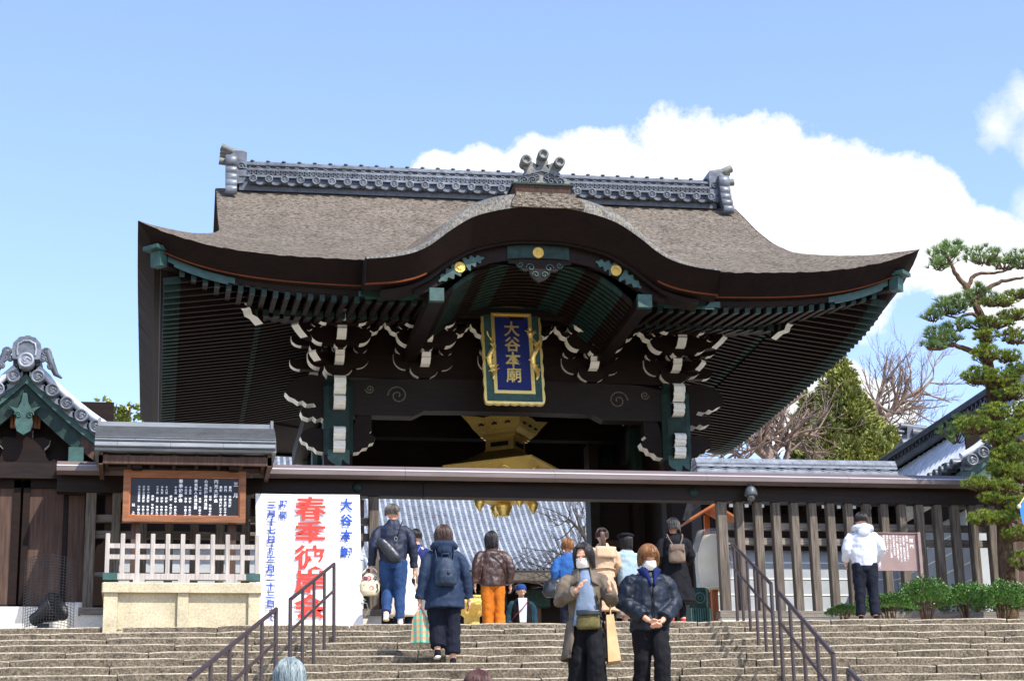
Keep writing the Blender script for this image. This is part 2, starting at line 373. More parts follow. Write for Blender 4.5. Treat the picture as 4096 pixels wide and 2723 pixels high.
for sg in (-1, 1):                                  # side slopes between the two hips
    r.grid(lambda u, v: roof_pt(sg, v*TG).lerp(roof_pt(sg, v*TG, True), u) + Vector((0, 0, -.16*math.sin(math.pi*u)*(1-v)-(.35*(1-v)*math.sin(math.pi*u)**.4 if 0 < u < 1 else 0))), 24, 10)
    r.grid(lambda u, v: (lambda p: Vector((XC+sg*(VG+.02-.25*u), p.y, p.z-.34*u)))(roof_pt(sg, TG+(1-TG)*v)), 2, 12, 1)       # verge edge
    r.grid(lambda u, v: (lambda p: Vector((XC+sg*(VG+.02-.25*u), p.y, p.z-.34*u)))(roof_pt(sg, TG+(1-TG)*v, True)), 2, 12, 1)
    r.add([(XC+sg*(VG-.24), YF+6.8*TG-.4, 8.2), (XC+sg*(VG-.24), YR, 11.0), (XC+sg*(VG-.24), 2*YR-YF-6.8*TG+.4, 8.2)], [(0, 1, 2)], 2)
roof = r.build('bark_roof', [thatch, bark_edge, wood_dark])
roof.data.polygons.foreach_get
# eave edge: cut bark face, rust-coloured lowest courses, dark underside
def eave_loop(ins, dz, n=140):                       # points round the eaves: front, right, back, left
    P = []; hw = HW-ins; y0, y1 = YF+ins, 2*YR-YF-ins
    for i in range(n): gx = -hw+2*hw*i/n; P.append((XC+gx, y0, EV+lift(gx*HW/hw)+dz))
    for i in range(n): gy = -1+2*i/n; P.append((XC+hw, y0+(y1-y0)*i/n, EV+lift(gy*HW)+dz))
    for i in range(n): gx = hw-2*hw*i/n; P.append((XC+gx, y1, EV+lift(gx*HW/hw)+dz))
    for i in range(n): gy = -1+2*i/n; P.append((XC-hw, y1-(y1-y0)*i/n, EV+lift(gy*HW)+dz))
    P = [Vector(p) for p in P]
    if dz > -.01:
        for p in P: p.z += .028*noise.noise((p.x*5, p.y*5, 2.2))+.014*noise.noise((p.x*17, p.y*17, .3))
    return P
def eave_ring(loops, name, mat_, gap=2.0):           # the front is left open under the cusped gable
    e = GB()
    for A, B in zip(loops, loops[1:]):
        n = len(A)
        for i in range(n):
            j = (i+1) % n
            if i < 140 and min(abs(A[i].x-XC), abs(A[j].x-XC)) < gap and A[i].y < 37: continue
            e.add([A[i], A[j], B[j], B[i]], [(0, 1, 2, 3)])
    return e.build(name, [mat_])
eave_ring([eave_loop(-.005, .005), eave_loop(.29, -.37)], 'bark_eave_edge', bark_edge)
eave_ring([eave_loop(.29, -.37), eave_loop(.292, -.397)], 'rust_bark_course', bark_rust)
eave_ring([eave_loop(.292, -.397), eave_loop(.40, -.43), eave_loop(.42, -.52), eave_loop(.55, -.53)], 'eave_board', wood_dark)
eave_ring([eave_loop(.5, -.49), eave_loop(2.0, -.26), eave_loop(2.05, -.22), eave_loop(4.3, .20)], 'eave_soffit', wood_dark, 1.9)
# copper plates on the eave board
def eave_plate(gx0, gx1, side=None):
    b = GB(); n = 10
    for i in range(n):
        a, c = gx0+(gx1-gx0)*i/n, gx0+(gx1-gx0)*(i+1)/n; hw = HW-.42
        za, zc = EV+lift(a*HW/hw), EV+lift(c*HW/hw); ya = YF+.39
        hh = .15 if 0 < i < n-1 else .11
        b.add([(XC+a, ya, za-.44), (XC+c, ya, zc-.44), (XC+c, ya, zc-.44-hh), (XC+a, ya, za-.44-hh)], [(0, 1, 2, 3)])
        b.add([(XC+a, ya, za-.44), (XC+c, ya, zc-.44), (XC+c, ya+.06, zc-.43), (XC+a, ya+.06, za-.43)], [(0, 1, 2, 3)])
    return b.build('copper_plate', copper_b)
for a, c in ((-6.7, -5.5), (5.5, 6.7), (-3.3, -2.2), (2.2, 3.4)): eave_plate(a, c)
# rafters
def raf_mesh(name, ln, w, h, tip):
    b = MB(); b.box(-w/2, w/2, 0, tip, -h, 0, 1); b.box(-w/2+.002, w/2-.002, tip, ln, -h+.002, 0, 0)
    me = b.mesh(name, [wood_dark, copper]); fixn(me); return me
fly_f = raf_mesh('rafter', 1.75, .092, .115, .16); base_f = raf_mesh('rafter', 2.1, .115, .13, .10)
fly_s = raf_mesh('rafter', 1.75, .075, .115, .30); base_s = raf_mesh('rafter', 2.2, .085, .13, .30)
def rafter(me, p, rz, pitch):
    o = link('rafter', me, gate, Vector(p)-GO); o.rotation_euler = (pitch, 0, rz)
sp = .2075
for i in range(-33, 34):
    gx = i*sp
    if abs(gx) > 6.55 or abs(gx) < 2.0: continue
    rafter(fly_f, (XC+gx, YF+.46, EV-.515+lift(gx*HW/6.9)), 0, .13)
for i in range(-25, 26):
    gx = i*.203
    if abs(gx) > 5.1 or abs(gx) < 2.05: continue
    rafter(base_f, (XC+gx, 36.0, 7.04), 0, .20)
for sg in (-1, 1):
    for i in range(52):
        y = YF+.75+i*.235; gy = (y-YR)/6.8
        rafter(fly_s, (XC+sg*(HW-.46), y, EV-.50+lift(gy*HW)), sg*math.pi/2, .13)
    for i in range(42):
        y = YF+2.2+i*.225
        if y < 2*YR-YF-2.2: rafter(base_s, (XC+sg*(HW-2.0), y, 7.14), sg*math.pi/2, .20)
for sg in (-1, 1):                                  # corner hip rafters with copper caps
    b = GB(); p = Vector((XC+sg*(HW-.42), YF+.42, EV+.02)); q = Vector((XC+sg*3.3, 38.1, 7.7))
    b.bar(p, q, .2, .24); d = (p-q).normalized()
    b.bar(p-d*.02, p+d*.16, .225, .27, 1); b.bar(p+Vector((0, 0, .15))-d*.3, p+Vector((0, 0, .19))+d*.3, .34, .07, 1)
    b.build('hip_rafter', [wood_dark, copper_b])
    b = GB(); p = Vector((XC+sg*(HW-2.1), YF+2.1, 7.06)); q = Vector((XC+sg*3.3, 38.1, 7.45))
    b.bar(p, q, .2, .24); b.build('hip_rafter', [wood_dark])
    b = GB(); d = Vector((sg*.7071, -.7071, 0)); n_ = Vector((.7071*sg, .7071, 0)); pr = [(0, .16), (.2, .22), (.12, .1), (.10, -.02), (0, -.12), (-.10, -.22), (-.2, -.3), (-.2, -.1)]
    pr = [(.30, .17), (.25, .02), (.14, -.05), (.10, -.14), (-.04, -.16), (-.2, -.25), (-.2, .17)]
    A = [p+d*a+Vector((0, 0, c))-n_*.1 for a, c in pr]; B = [p+d*a+Vector((0, 0, c))+n_*.1 for a, c in pr]; k = len(pr)
    b.add(A, [tuple(range(k))], 0); b.add(B, [tuple(range(k))[::-1]], 0)
    for i in range(k): b.add([A[i], A[(i+1) % k], B[(i+1) % k], B[i]], [(0, 1, 2, 3)], 1 if i < 5 else 0)
    b.build('hip_rafter_end', [wood_dark, white])

# cusped front gable (karahafu)
KP = [(0, 8.27), (.6, 8.235), (1.25, 8.06), (1.7, 7.78), (2.05, 7.50), (2.35, 7.34), (2.75, 7.24), (3.2, 7.19)]
KS = [(p.x, p.y) for p in spline([(-a, b, 0) for a, b in KP[::-1]]+[(a, b, 0) for a, b in KP[1:]], 6)]
def kz(gx): return interp(KS, gx)
KX, KY = 6.6, 33.35
def karanorm(gx):
    d = .03; s = (kz(gx+d)-kz(gx-d))/(2*d); v = Vector((-s, 0, 1)); v.normalize(); return v
b = GB(); W_ = 3.2
def hump(gx): return max(0.0, min(1.0, (kz(gx)-7.2)/1.0))
def nose(gx): return .13+.30*hump(gx)**.8                # height of the rounded lip
def face(gx): return .36+.12*hump(gx)                # height of the cut bark face
b.grid(lambda u, v: (lambda gx: Vector((KX+gx, KY+.62+v*6.1, kz(gx)+nose(gx)+v*3.0*hump(gx)*.45+v*2.2*(1-hump(gx))+noise.noise((u*20, v*9, 1))*.015)))((2*u-1)*W_), 80, 24, 0)
b.grid(lambda u, v: (lambda gx: Vector((KX+gx, KY+.62-.62*math.sin(v*math.pi/2), kz(gx)+nose(gx)*math.cos(v*math.pi/2))))((2*u-1)*W_), 80, 10, 1)
b.grid(lambda u, v: (lambda gx: Vector((KX+gx, KY+.004+.84*face(gx)*v, kz(gx)-face(gx)*v)))((2*u-1)*W_), 80, 3, 2)
b.grid(lambda u, v: (lambda gx: Vector((KX+gx, KY+.84*face(gx)+.3*v, kz(gx)-face(gx)-.05*v)))((2*u-1)*W_), 80, 1, 2)
for sg in (-1, 1): b.grid(lambda u, v: (lambda gx: Vector((KX+gx, KY+.84*face(gx)-.01, kz(gx)-face(gx)*.98-.035*v)))(sg*(2.1+1.1*u)), 10, 1, 3)
for sg in (-1, 1):
    x = KX+sg*W_; z = kz(sg*W_)
    b.add([(x, KY, z), (x, KY+.3, z+.09), (x, KY+2.4, z+.6), (x, KY+2.4, z-.3), (x, KY+.17, z-.36)], [(0, 1, 2, 3, 4)], 2)
b.build('cusped_gable_roof', [thatch, thatch_n, bark_edge, bark_rust])
def kband(top, bot, y0, y1, a0, a1, name, mats, n=40):     # board following the cusped curve
    b = GB()
    P = [(a0+(a1-a0)*i/n) for i in range(n+1)]; bo = bot if callable(bot) else (lambda g: bot)
    f = lambda gx, o, y: Vector((KX+gx, y, kz(gx)-o))
    R = [[f(gx, top, y0), f(gx, top, y1), f(gx, bo(gx), y1), f(gx, bo(gx), y0)] for gx in P]
    b.rings(R, 0); return b.build(name, mats)
kband(.44, .52, KY+.46, KY+.9, -2.9, 2.9, 'gable_trim', [wood_dark])
kband(.52, lambda g: .56+.22*(1-min(1, abs(g)/2.4)**5), KY+.60, KY+.72, -2.3, 2.3, 'bargeboard', [wood_dark])
def kdisc(gx, o, R, y, name, mats, prof_):
    c = Vector((KX+gx, y, kz(gx)-o))
    b = GB(); b.lathe(prof_, c, 24, 0, True, 'y'); return b.build(name, mats)
gd = [(0, -.035), (.045, -.035), (.05, -.022), (.085, -.022), (.09, -.034), (.10, -.03), (.105, 0)]
for gx in (-1.47, -.03, 1.40): kdisc(gx, .66, .1, KY+.59, 'gold_disc', [gold_e], gd)
kband(.41, .76, KY+.575, KY+.62, -.60, .54, 'copper_plate', [copper], 14)
def scroll_plate(pts, y, name='copper_scroll', mats=None, th=.03):
    b = GB(); b.prism(pts, y-th, y, 0); return b.build(name, mats or [copper_b])
for sg in (-1, 1):                                  # copper scrolls beside the outer discs, along the board
    for side in (-1, 1):
        pts = []; n = 16
        for i in range(n+1):
            t = i/n; gx = sg*1.44+side*(.07+.34*t); o = .66
            wv = (.09*(1-t)**.7+.02)*(1+.45*math.sin(t*19))
            c = Vector((KX+gx, 0, kz(gx)-o)); nn = karanorm(gx); pts.append((c+nn*wv, c-nn*wv))
        poly = [(p[0].x, p[0].z) for p in pts]+[(p[1].x, p[1].z) for p in pts[::-1]]
        scroll_plate(poly, KY+.599)
# hanging pendant (gegyo) under the crown
pp = [(a*1.1-.03, c-.05) for a, c in [(-.52, 7.56), (-.50, 7.47), (-.36, 7.45), (-.30, 7.36), (-.22, 7.31), (-.16, 7.33), (-.13, 7.24), (-.06, 7.16), (0, 7.11)]]
pp = pp+[(-a, c) for a, c in pp[-2::-1]]
b = GB(); b.prism([(KX+a, c) for a, c in pp], KY+.61, KY+.68, 0, 1); pend = b.build('gable_pendant', [wood_dark, copper])
b = GB()
for sg in (-1, 1):
    for cx, cz, r0, tw in ((.17, 7.33, .085, 1), (.36, 7.39, .065, -1), (.08, 7.2, .065, 1)):
        P = [(KX+sg*(cx+r0*(1-i/16)*math.cos(tw*i*.55)), KY+.605, cz+r0*(1-i/16)*math.sin(tw*i*.55)) for i in range(15)]
        b.tube(P, .012, 5, 0)
b.build('pendant_scroll', [copper_b], pend)
# ceiling under the cusped gable: curved ribs
ribs_a = [-1.85+.05*i for i in range(75)]
for i in range(17):
    y = KY+.86+i*.2
    b = GB(); n = 36; R = []; mm = []
    for j in range(n+1):
        gx = -1.75+3.5*j/n; z = 6.72+.80*max(0, 1-(abs(gx)/1.78)**2.3)
        R.append([(KX+gx, y, z), (KX+gx, y+.10, z), (KX+gx, y+.10, z+.1), (KX+gx, y, z+.1)])
    for j in range(n):
        gx = abs(-1.75+3.5*(j+.5)/n); m = 1 if (.45 < gx < .85 or 1.15 < gx < 1.6) else 0
        b.rings([R[j], R[j+1]], m, False)
    b.build('ceiling_rib', [wood_dark, copper])
b = GB(); b.grid(lambda u, v: (lambda gx: Vector((KX+gx, KY+.85+v*3.7, 6.80+.80*max(0, 1-(abs(gx)/1.78)**2.3))))(-1.78+3.56*u), 30, 2); b.build('gable_ceiling', [wood_dark])
for sg in (-1, 1):
    b = GB(); x = KX+sg*1.9; b.box(x-.13, x+.13, KY+.5, KY+.62, 6.62, 6.86, 1); b.box(x-.12, x+.12, KY+.62, 38, 6.63, 6.85, 0); b.build('gable_purlin', [wood_dark, copper_b])
# box and ogre tile on the crown of the cusped gable
kr = Vector((6.66, 33.75, 8.36))
b = GB()
for i, (w, y0, z0, z1) in enumerate(((.66, -.19, -.10, -.02), (.645, -.165, -.02, .03), (.63, -.14, .03, .08), (.60, -.11, .08, .13), (.55, -.02, .13, .24))): b.box(kr.x-w, kr.x+w, kr.y-.25+y0, kr.y+1.2, kr.z+z0, kr.z+z1, 0)
b.build('crown_saddle', [thatch])
b = GB(); x0 = kr.x
b.add([(x0-.54, kr.y+.0, 8.85), (x0+.54, kr.y+.0, 8.85), (x0+.46, kr.y+.06, 8.58), (x0-.46, kr.y+.06, 8.58), (x0-.54, kr.y+1.2, 8.85), (x0+.54, kr.y+1.2, 8.85), (x0+.46, kr.y+1.2, 8.58), (x0-.46, kr.y+1.2, 8.58)],
      [(0, 1, 2, 3), (0, 4, 5, 1), (1, 5, 6, 2), (0, 3, 7, 4), (4, 7, 6, 5)], 0)
b.box(x0-.57, x0+.57, kr.y-.03, kr.y+1.2, 8.85, 8.885, 1); b.build('crown_box', [wood_brown, copper])
b = GB(); yy = kr.y+.12; zz = 8.886
op = [(-.50, 0), (-.52, .09), (-.44, .16), (-.33, .13), (-.30, .2), (-.27, .25), (-.25, .34), (0, .40)]
op = [(x0+a, zz+c) for a, c in op]+[(x0-a, zz+c) for a, c in op[-2::-1]]
b.prism(op, yy, yy+.14, 0)
for i, (hw, z) in enumerate(((.34, .19), (.31, .25), (.28, .31))): b.prism([(x0-hw, zz+z-.02), (x0, zz+z+.08), (x0+hw, zz+z-.02), (x0+hw, zz+z+.03), (x0, zz+z+.14), (x0-hw, zz+z+.03)], yy-.04, yy+.1, 1)
og = b.build('ogre_tile', [tile_moss, tile_d])
for cx, cz in ((-.30, .44), (.02, .56), (.32, .42)):
    b = GB(); b.lathe([(0, -.13), (.055, -.13), (.06, -.17), (.095, -.17), (.1, -.1), (.085, .16)], (x0+cx, yy, zz+cz), 18, 0, True, 'y'); b.build('tube_tile', [tile_moss], og)
    b = GB(); b.bar((x0+cx*.9, yy+.02, zz+cz-.04), (x0+cx*.5, yy+.02, zz+.28), .18, .12, 0, (0, 1, 0), .26); b.build('tube_neck', [tile_moss], og)
b = GB()
for sg in (-1, 1):
    for cx, cz, r0 in ((.33, .08, .09), (.17, .09, .08), (.1, .16, .07)):
        P = [(x0+sg*(cx+r0*(1-i/18)*math.cos(i*.6)), yy-.02, zz+cz+r0*(1-i/18)*math.sin(i*.6)) for i in range(16)]; b.tube(P, .016, 5, 0)
b.build('cloud_scroll', [tile_d], og)
b = GB(); b.box(x0-.16, x0+.16, yy+.14, 40.2, 8.8, 9.12, 0); b.tube([(x0, yy+.14, 9.15), (x0, 40.2, 9.15)], .1, 10, 0); b.build('crown_ridge', [tile_d])

# main ridge of tiles
RX0, RX1, RZ = 1.42, 11.9, 11.2
ridge = GB(); y0 = YR-.28
ridge.box(RX0, RX1, YR-.25, YR+.25, RZ-.1, RZ+.22, 1)
for z, hh, dy in ((.19, .03, -.06), (.225, .025, -.03), (.345, .025, -.04), (.375, .025, -.02), (.475, .025, -.01), (.505, .025, .01)):
    ridge.box(RX0, RX1, y0+dy+.02, YR+.26, RZ+z, RZ+z+hh, 0)
ridge.box(RX0, RX1, y0+.06, YR+.22, RZ+.2, RZ+.52, 1); ridge.tube([(RX0, YR, RZ+.53), (RX1, YR, RZ+.53)], .12, 12, 0)
rg = ridge.build('main_ridge', [tile, tile_d])
def disc_mesh(R, dep, name, mat_):
    b = MB(); b.lathe([(0, -.012), (R*.62, -.012), (R*.68, -.004), (R*.72, -.03), (R*.96, -.03), (R, -.015), (R, dep)], (0, 0, 0), 20, 0, True, 'y')
    for k in range(3):                               # three-comma crest
        P = [(R*.5*(1-j/9)*math.cos(k*2.094+j*.28)+R*.04, -.016, R*.5*(1-j/9)*math.sin(k*2.094+j*.28)) for j in range(8)]
        b.tube(P, [R*.13*(1-j/9) for j in range(8)], 5, 0)
    me = b.mesh(name, mat_); fixn(me); return me
dm = disc_mesh(.088, .14, 'eave_disc', tile); sm = disc_mesh(.046, .05, 'ring_tile', tile)
sb = MB(); P = [(-.125+.25*i/8, 0, -.05-.04*math.sin(math.pi*i/8)) for i in range(9)]
sb.add([(a, 0, c) for a, _, c in P]+[(a, 0, c-.06) for a, _, c in P]+[(a, .1, c) for a, _, c in P]+[(a, .1, c-.06) for a, _, c in P], [(i, i+1, i+10, i+9) for i in range(8)]+[(i+18, i+19, i+1, i) for i in range(8)]+[(i+9, i+10, i+28, i+27) for i in range(8)])
swag = sb.mesh('valley_tile', tile); fixn(swag)
capm = MB(); capm.ball((0, 0, 0), .036, 0, 8, 1.4, 1.6, .7); capm = capm.mesh('ridge_knob', tile)
barm = MB(); barm.box(-.155, .155, -.02, .1, -.06, .055); barm = barm.mesh('cap_tile', tile_l); fixn(barm)
n = 31
for i in range(n):
    x = RX0+.28+(RX1-RX0-.45)*i/(n-1)
    link('eave_disc', dm, rg, Vector((x, y0-.16, RZ+.10))-GO)
    if i < n-1: link('valley_tile', swag, rg, Vector((x+.167, y0-.07, RZ+.15))-GO)
    link('ridge_knob', capm, rg, Vector((x, YR-.06, RZ+.645))-GO)
for i in range(100): link('ring_tile', sm, rg, Vector((RX0+.2+(RX1-RX0-.35)*i/99, y0+.015, RZ+.297))-GO)
for i in range(50):
    x = RX0+.3+(RX1-RX0-.5)*i/49; b = MB()
    if i == 0:
        for sg in (-1, 1): b.tube([(-.1+.2*j/8, .0, sg*(.045*math.sin(math.pi*j/8)-.005)) for j in range(9)], .009, 5)
        lens = b.mesh('lattice_tile', tile)
    link('lattice_tile', lens, rg, Vector((x, y0+.03, RZ+.437))-GO)
for sg, x in ((-1, RX0-.05), (1, RX1+.05)):         # ridge-end ogre tiles seen from the side
    b = GB(); d = sg
    b.prism([(x-.14*d, RZ+.05), (x+.16*d, RZ+.0), (x+.20*d, RZ+.62), (x+.05*d, RZ+.78), (x-.2*d, RZ+.75), (x-.2*d, RZ+.2)], YR-.30, YR+.30, 0)
    for z, yy_, rr in ((.50, -.33, .125), (.27, -.36, .10), (.10, -.42, .09), (-.07, -.5, .09), (-.24, -.6, .08)):
        b.lathe([(rr*.9, -.13), (rr, -.12), (rr, .10), (rr*.9, .11)], (x+.12*d, YR+yy_, RZ+z), 14, 0, True, 'x', True, 1, 1.25)
    eo = b.build('ridge_end_tile', [tile])
    b = GB()
    for yy_ in (-.22, 0, .22): b.tube([(x-.15*d, YR+yy_, RZ+.72), (x+.12*d, YR+yy_, RZ+.78), (x+.34*d, YR+yy_, RZ+.87)], [.08, .075, .085], 10, 0)
    b.tube([(x, YR-.2, RZ+.5), (x+.38*d, YR-.2, RZ+.56)], [.06, .08], 10, 0)
    b.build('tube_tile', [tile_moss], eo)
    b = GB()
    P = [(x-.08*d+.09*(1-i/18)*math.cos(i*.6), YR-.31, RZ+.42+.09*(1-i/18)*math.sin(i*.6)) for i in range(16)]; b.tube(P, .016, 5, 0); b.build('cloud_scroll', [tile_d], eo)

# columns, beams, brackets
def column(x, y, top, name='column'):
    b = GB(); w, c = .275, .09
    ring = lambda z, w: [(x-w+c, y-w, z), (x+w-c, y-w, z), (x+w, y-w+c, z), (x+w, y+w-c, z), (x+w-c, y+w, z), (x-w+c, y+w, z), (x-w, y+w-c, z), (x-w, y-w+c, z)]
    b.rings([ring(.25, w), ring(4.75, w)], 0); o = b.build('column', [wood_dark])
    b = GB(); b.rings([ring(4.72, w+.012), ring(top-.25, w+.012), ring(top, w-.08)], 0); s_ = b.build('copper_sleeve', [copper], o)
    b = GB()
    sc = [(x-.21+.42*i/24, 4.72-.10-.10*abs(math.sin(i/24*math.pi*1.5+.0))-(.10 if 8 < i < 16 else 0)) for i in range(25)]
    b.prism([(x-.21, 4.80)]+sc+[(x+.21, 4.80)], y-w-.014, y-w-.002, 0); b.build('scalloped_edge', [copper_b], o)
    b = GB(); b.cbox(x-.42, x+.42, y-.42, y+.42, 0, .25, .06); b.build('column_base', [granite], o)
    return o
CX = (XC-3.36, XC+3.36)
for x in CX: column(x, 38, 6.32); column(x, 43.6, 6.32); column(x, 40.8, 6.3)
b = GB(); n = 30
topz = lambda t: 6.24+.05*math.sin(math.pi*t)-.10*(max(0, abs(t-.5)-.42)/.08)
botz = lambda t: 5.60+.05*math.sin(math.pi*t) if .2 < t < .8 else 5.52
pl = [(CX[0]+.2+(6.32)*i/n, topz(i/n)) for i in range(n+1)]+[(CX[0]+.2+6.32*i/n, botz(i/n)) for i in range(n, -1, -1)]
b.prism(pl, 37.83, 38.17); beam = b.build('rainbow_beam', [wood_darkh])
b = GB()
for sg in (-1, 1):
    for cx, cz, r0, tw in ((2.2, 5.93, .2, 1), (2.75, 6.05, .09, -1)):
        b.tube([(XC+sg*(cx+r0*(1-i/26)*math.cos(tw*i*.45)), 37.825, cz+r0*(1-i/26)*math.sin(tw*i*.45)) for i in range(24)], .014, 5, 0)
b.build('carved_spiral', [wood_grey], beam)
cloud = [(.0, .0), (.0, .66), (.25, .70), (.55, .62), (.72, .47), (.76, .33), (.68, .24), (.58, .20), (.50, .14), (.42, .17), (.34, .10), (.20, .12), (.16, .05), (.30, .02), (.42, .04), (.46, -.04), (.42, -.14), (.30, -.18), (.22, -.14), (.15, -.20), (.05, -.16), (.0, -.22)]
small = [(.0, .22), (.25, .24), (.40, .18), (.46, .06), (.42, -.03), (.33, -.06), (.30, -.13), (.20, -.15), (.14, -.22), (.0, -.24)]
for sg, x in ((-1, CX[0]), (1, CX[1])):
    def mk(poly, dx, z, y0, y1, name, w0=2, w1=99, flip=1):
        b = GB(); pts = [(x+flip*sg*(dx+a), z+c) for a, c in poly]
        b.prism(pts, y0, y1, 0, [1 if w0 <= i < w1 else 0 for i in range(len(poly))]); return b.build(name, [wood_dark, white])
    mk(cloud, .27, 5.62, 37.84, 38.16, 'carved_beam_end', 3, 21)
    mk(small, .27, 5.02, 37.86, 38.14, 'carved_beam_end', 1, 9)
    mk([(.0, .18), (.1, .5), (.38, .5), (.38, .2), (.34, .16), (.46, .06), (.42, -.03), (.33, -.06), (.30, -.13), (.20, -.15), (.14, -.22), (.0, -.24)], .27, 5.02, 37.86, 38.14, 'carved_beam_end', 3, 11, -1)
    # forward noses on the column: scrolled, white
    for z, h, ln in ((6.22, .36, .34), (5.84, .25, .26), (5.22, .25, .26), (4.96, .22, .2)):
        pr = [(37.74, z), (37.74-ln*.7, z), (37.74-ln, z-h*.22), (37.74-ln*1.02, z-h*.5), (37.74-ln*.8, z-h*.62), (37.74-ln*.9, z-h*.8), (37.74-ln*.55, z-h), (37.74, z-h)]
        b = GB(); b.prism(pr, x-.115, x+.115, 0, [0, 1, 1, 1, 1, 1, 1, 0], 'x'); b.build('nosing', [wood_dark, white])
def arm_poly(half, h):                               # bracket arm: flat top, rounded lower corners
    p = [(-half, h), (-half, h*.72)]+[(-half+half*.40*(1-math.cos(t*math.pi/12)), h*.72-h*.72*math.sin(t*math.pi/12)) for t in range(1, 7)]
    q = [(-a, c) for a, c in p[::-1]]; poly = p+q; n = len(p)
    return poly, [1 if (i < n-1 or n <= i < 2*n-1) else 0 for i in range(2*n)]
def blk_poly(w, h):
    p = [(-w/2, h), (-w/2, h*.62), (-w/2+w*.03, h*.42), (-w/2+w*.12, h*.2), (-w/2+w*.30, 0)]
    q = [(-a, c) for a, c in p[::-1]]; poly = p+q; n = len(p)
    return poly, [1 if (1 <= i < n-1 or n <= i < 2*n-2) else 0 for i in range(2*n)]
armc = {}
def bracket(kind, poly, ms, th, p, mats):
    key = (kind, round(th, 3))
    if key not in armc:
        b = MB(); b.prism(poly, -th/2, th/2, 0, ms); me = b.mesh(kind, mats); fixn(me); armc[key] = me
    return link(kind, armc[key], gate, Vector(p)-GO)
def fnose(x, y, z, ln, w=.16, h=.2):
    key = ('nose', ln, w, h)
    if key not in armc:
        pr = [(.12, h), (-ln*.9, h), (-ln, h*.9), (-ln*.9, h*.55), (-ln*.95, h*.45), (-ln*.6, h*.08), (0, 0), (.12, 0)]
        b = MB(); b.prism(pr, -w/2, w/2, 0, [0, 1, 1, 1, 1, 1, 0, 0], 'x'); me = b.mesh('nosing', [wood_dark, white]); fixn(me); armc[key] = me
    return link('nosing', armc[key], gate, Vector((x, y, z))-GO)
A1, M1 = arm_poly(.60, .32); A2, M2 = arm_poly(.60, .34); A3, M3 = arm_poly(.52, .24); BK, BM = blk_poly(.27, .2); DK, DM_ = blk_poly(.56, .30); TK, TM = blk_poly(.30, .2)
wm = [wood_dark, white]
def cluster(cx, corner=0):
    bracket('bracket_block', DK, DM_, .46, (cx, 38, 6.29), wm)
    bracket('bracket_arm', A1, M1, .26, (cx, 37.96, 6.46), wm)
    for dx in (-.44, -.13, .2, .44) if False else (-.43, 0, .43): bracket('bearing_block', BK, BM, .32, (cx+dx, 37.93, 6.76), wm)
    fnose(cx, 37.85, 6.50, .42, .18, .24)
    bracket('bearing_block', BK, BM, .26, (cx, 37.45, 6.72), wm)
    bracket('bracket_arm', A2, M2, .25, (cx, 37.40, 6.80), wm); bracket('upper_arm', A3, M3, .2, (cx, 36.97, 7.08), wm)
    for dx in (-.45, 0, .45): bracket('bearing_block', BK, BM, .32, (cx+dx, 37.36, 7.10), wm)
    if abs(cx-XC) > .1: fnose(cx, 37.4, 6.86, .44, .18, .34)
    bracket('top_block', TK, TM, .26, (cx, 36.97, 7.16), wm)
    if abs(cx-XC) > .1: fnose(cx, 36.95, 7.12, .30, .16, .2)
    for sg in (-1, 1):                               # small ogee nosings
        pr = [(a*1.25, c*1.3) for a, c in [(0, 0), (.04, .05), (.09, .05), (.12, .10), (.17, .11), (.19, .17), (.23, .17), (.20, .09), (.15, .06), (.12, .0), (.05, -.03)]]
        b = GB(); b.prism([(cx+sg*(.56+a), 7.05+c) for a, c in pr], 37.2, 37.46, 0, 1); b.build('ogee_nosing', wm)
q_ = at(1175, 688, 36.7); fnose(q_.x, 36.9, q_.z, .25, .17, .2)
for cx in (CX[0], XC-1.68, XC, XC+1.68, CX[1]): cluster(cx)
for sg, x in ((-1, CX[0]), (1, CX[1])):              # diagonal corner brackets
    for z, ln, h in ((6.50, .75, .2), (6.88, 1.25, .26), (7.2, 1.6, .16)):
        b = GB(); d = Vector((sg*.7071, -.7071, 0)); nn = Vector((-d.y, d.x, 0)); p = Vector((x, 38, z))
        pr = [(0, h), (ln, h), (ln*1.02, h*.8), (ln*.93, h*.45), (ln*.8, .02), (0, 0)]
        A = [p+d*a+Vector((0, 0, c))-nn*.09 for a, c in pr]; B = [p+d*a+Vector((0, 0, c))+nn*.09 for a, c in pr]; k = len(pr)
        b.add(A, [tuple(range(k))]); b.add(B, [tuple(range(k))[::-1]])
        for i in range(k): b.add([A[i], A[(i+1) % k], B[(i+1) % k], B[i]], [(0, 1, 2, 3)], 1 if 1 <= i < 4 else 0)
        b.build('corner_arm', wm)
    for dy in (0, .55, 1.7, 2.8):                    # brackets along the side
        for dz, hf in ((6.5, .5), (6.88, .55)):
            pl_, ms_ = arm_poly(hf, .22); b = GB(); b.prism([(38+dy*1.5+.2+a, dz+c) for a, c in pl_], x-.09+sg*.3*(dz > 6.6), x+.09+sg*.3*(dz > 6.6), 0, ms_, 'x'); b.build('bracket_arm', wm)
    for z, y in ((6.52, 38.3), (6.9, 37.95)):
        pl_, ms_ = arm_poly(.5, .2); b = GB(); b.prism([(x+sg*.42+a, z+c) for a, c in pl_], y-.09, y+.09, 0, ms_); b.build('bracket_arm', wm)
b = GB(); b.box(XC-5.3, XC+5.3, 36.85, 37.05, 7.30, 7.46); b.build('eave_purlin', [wood_darkh])
b = GB(); b.box(XC-4.2, XC+4.2, 37.32, 37.48, 7.26, 7.40); b.build('eave_purlin', [wood_darkh])
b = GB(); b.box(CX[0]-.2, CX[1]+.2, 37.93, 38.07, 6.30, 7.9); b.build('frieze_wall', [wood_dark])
b = GB(); b.box(CX[0], CX[1], 43.5, 43.7, 5.45, 8.6); b.build('transom_wall', [wood_dark])
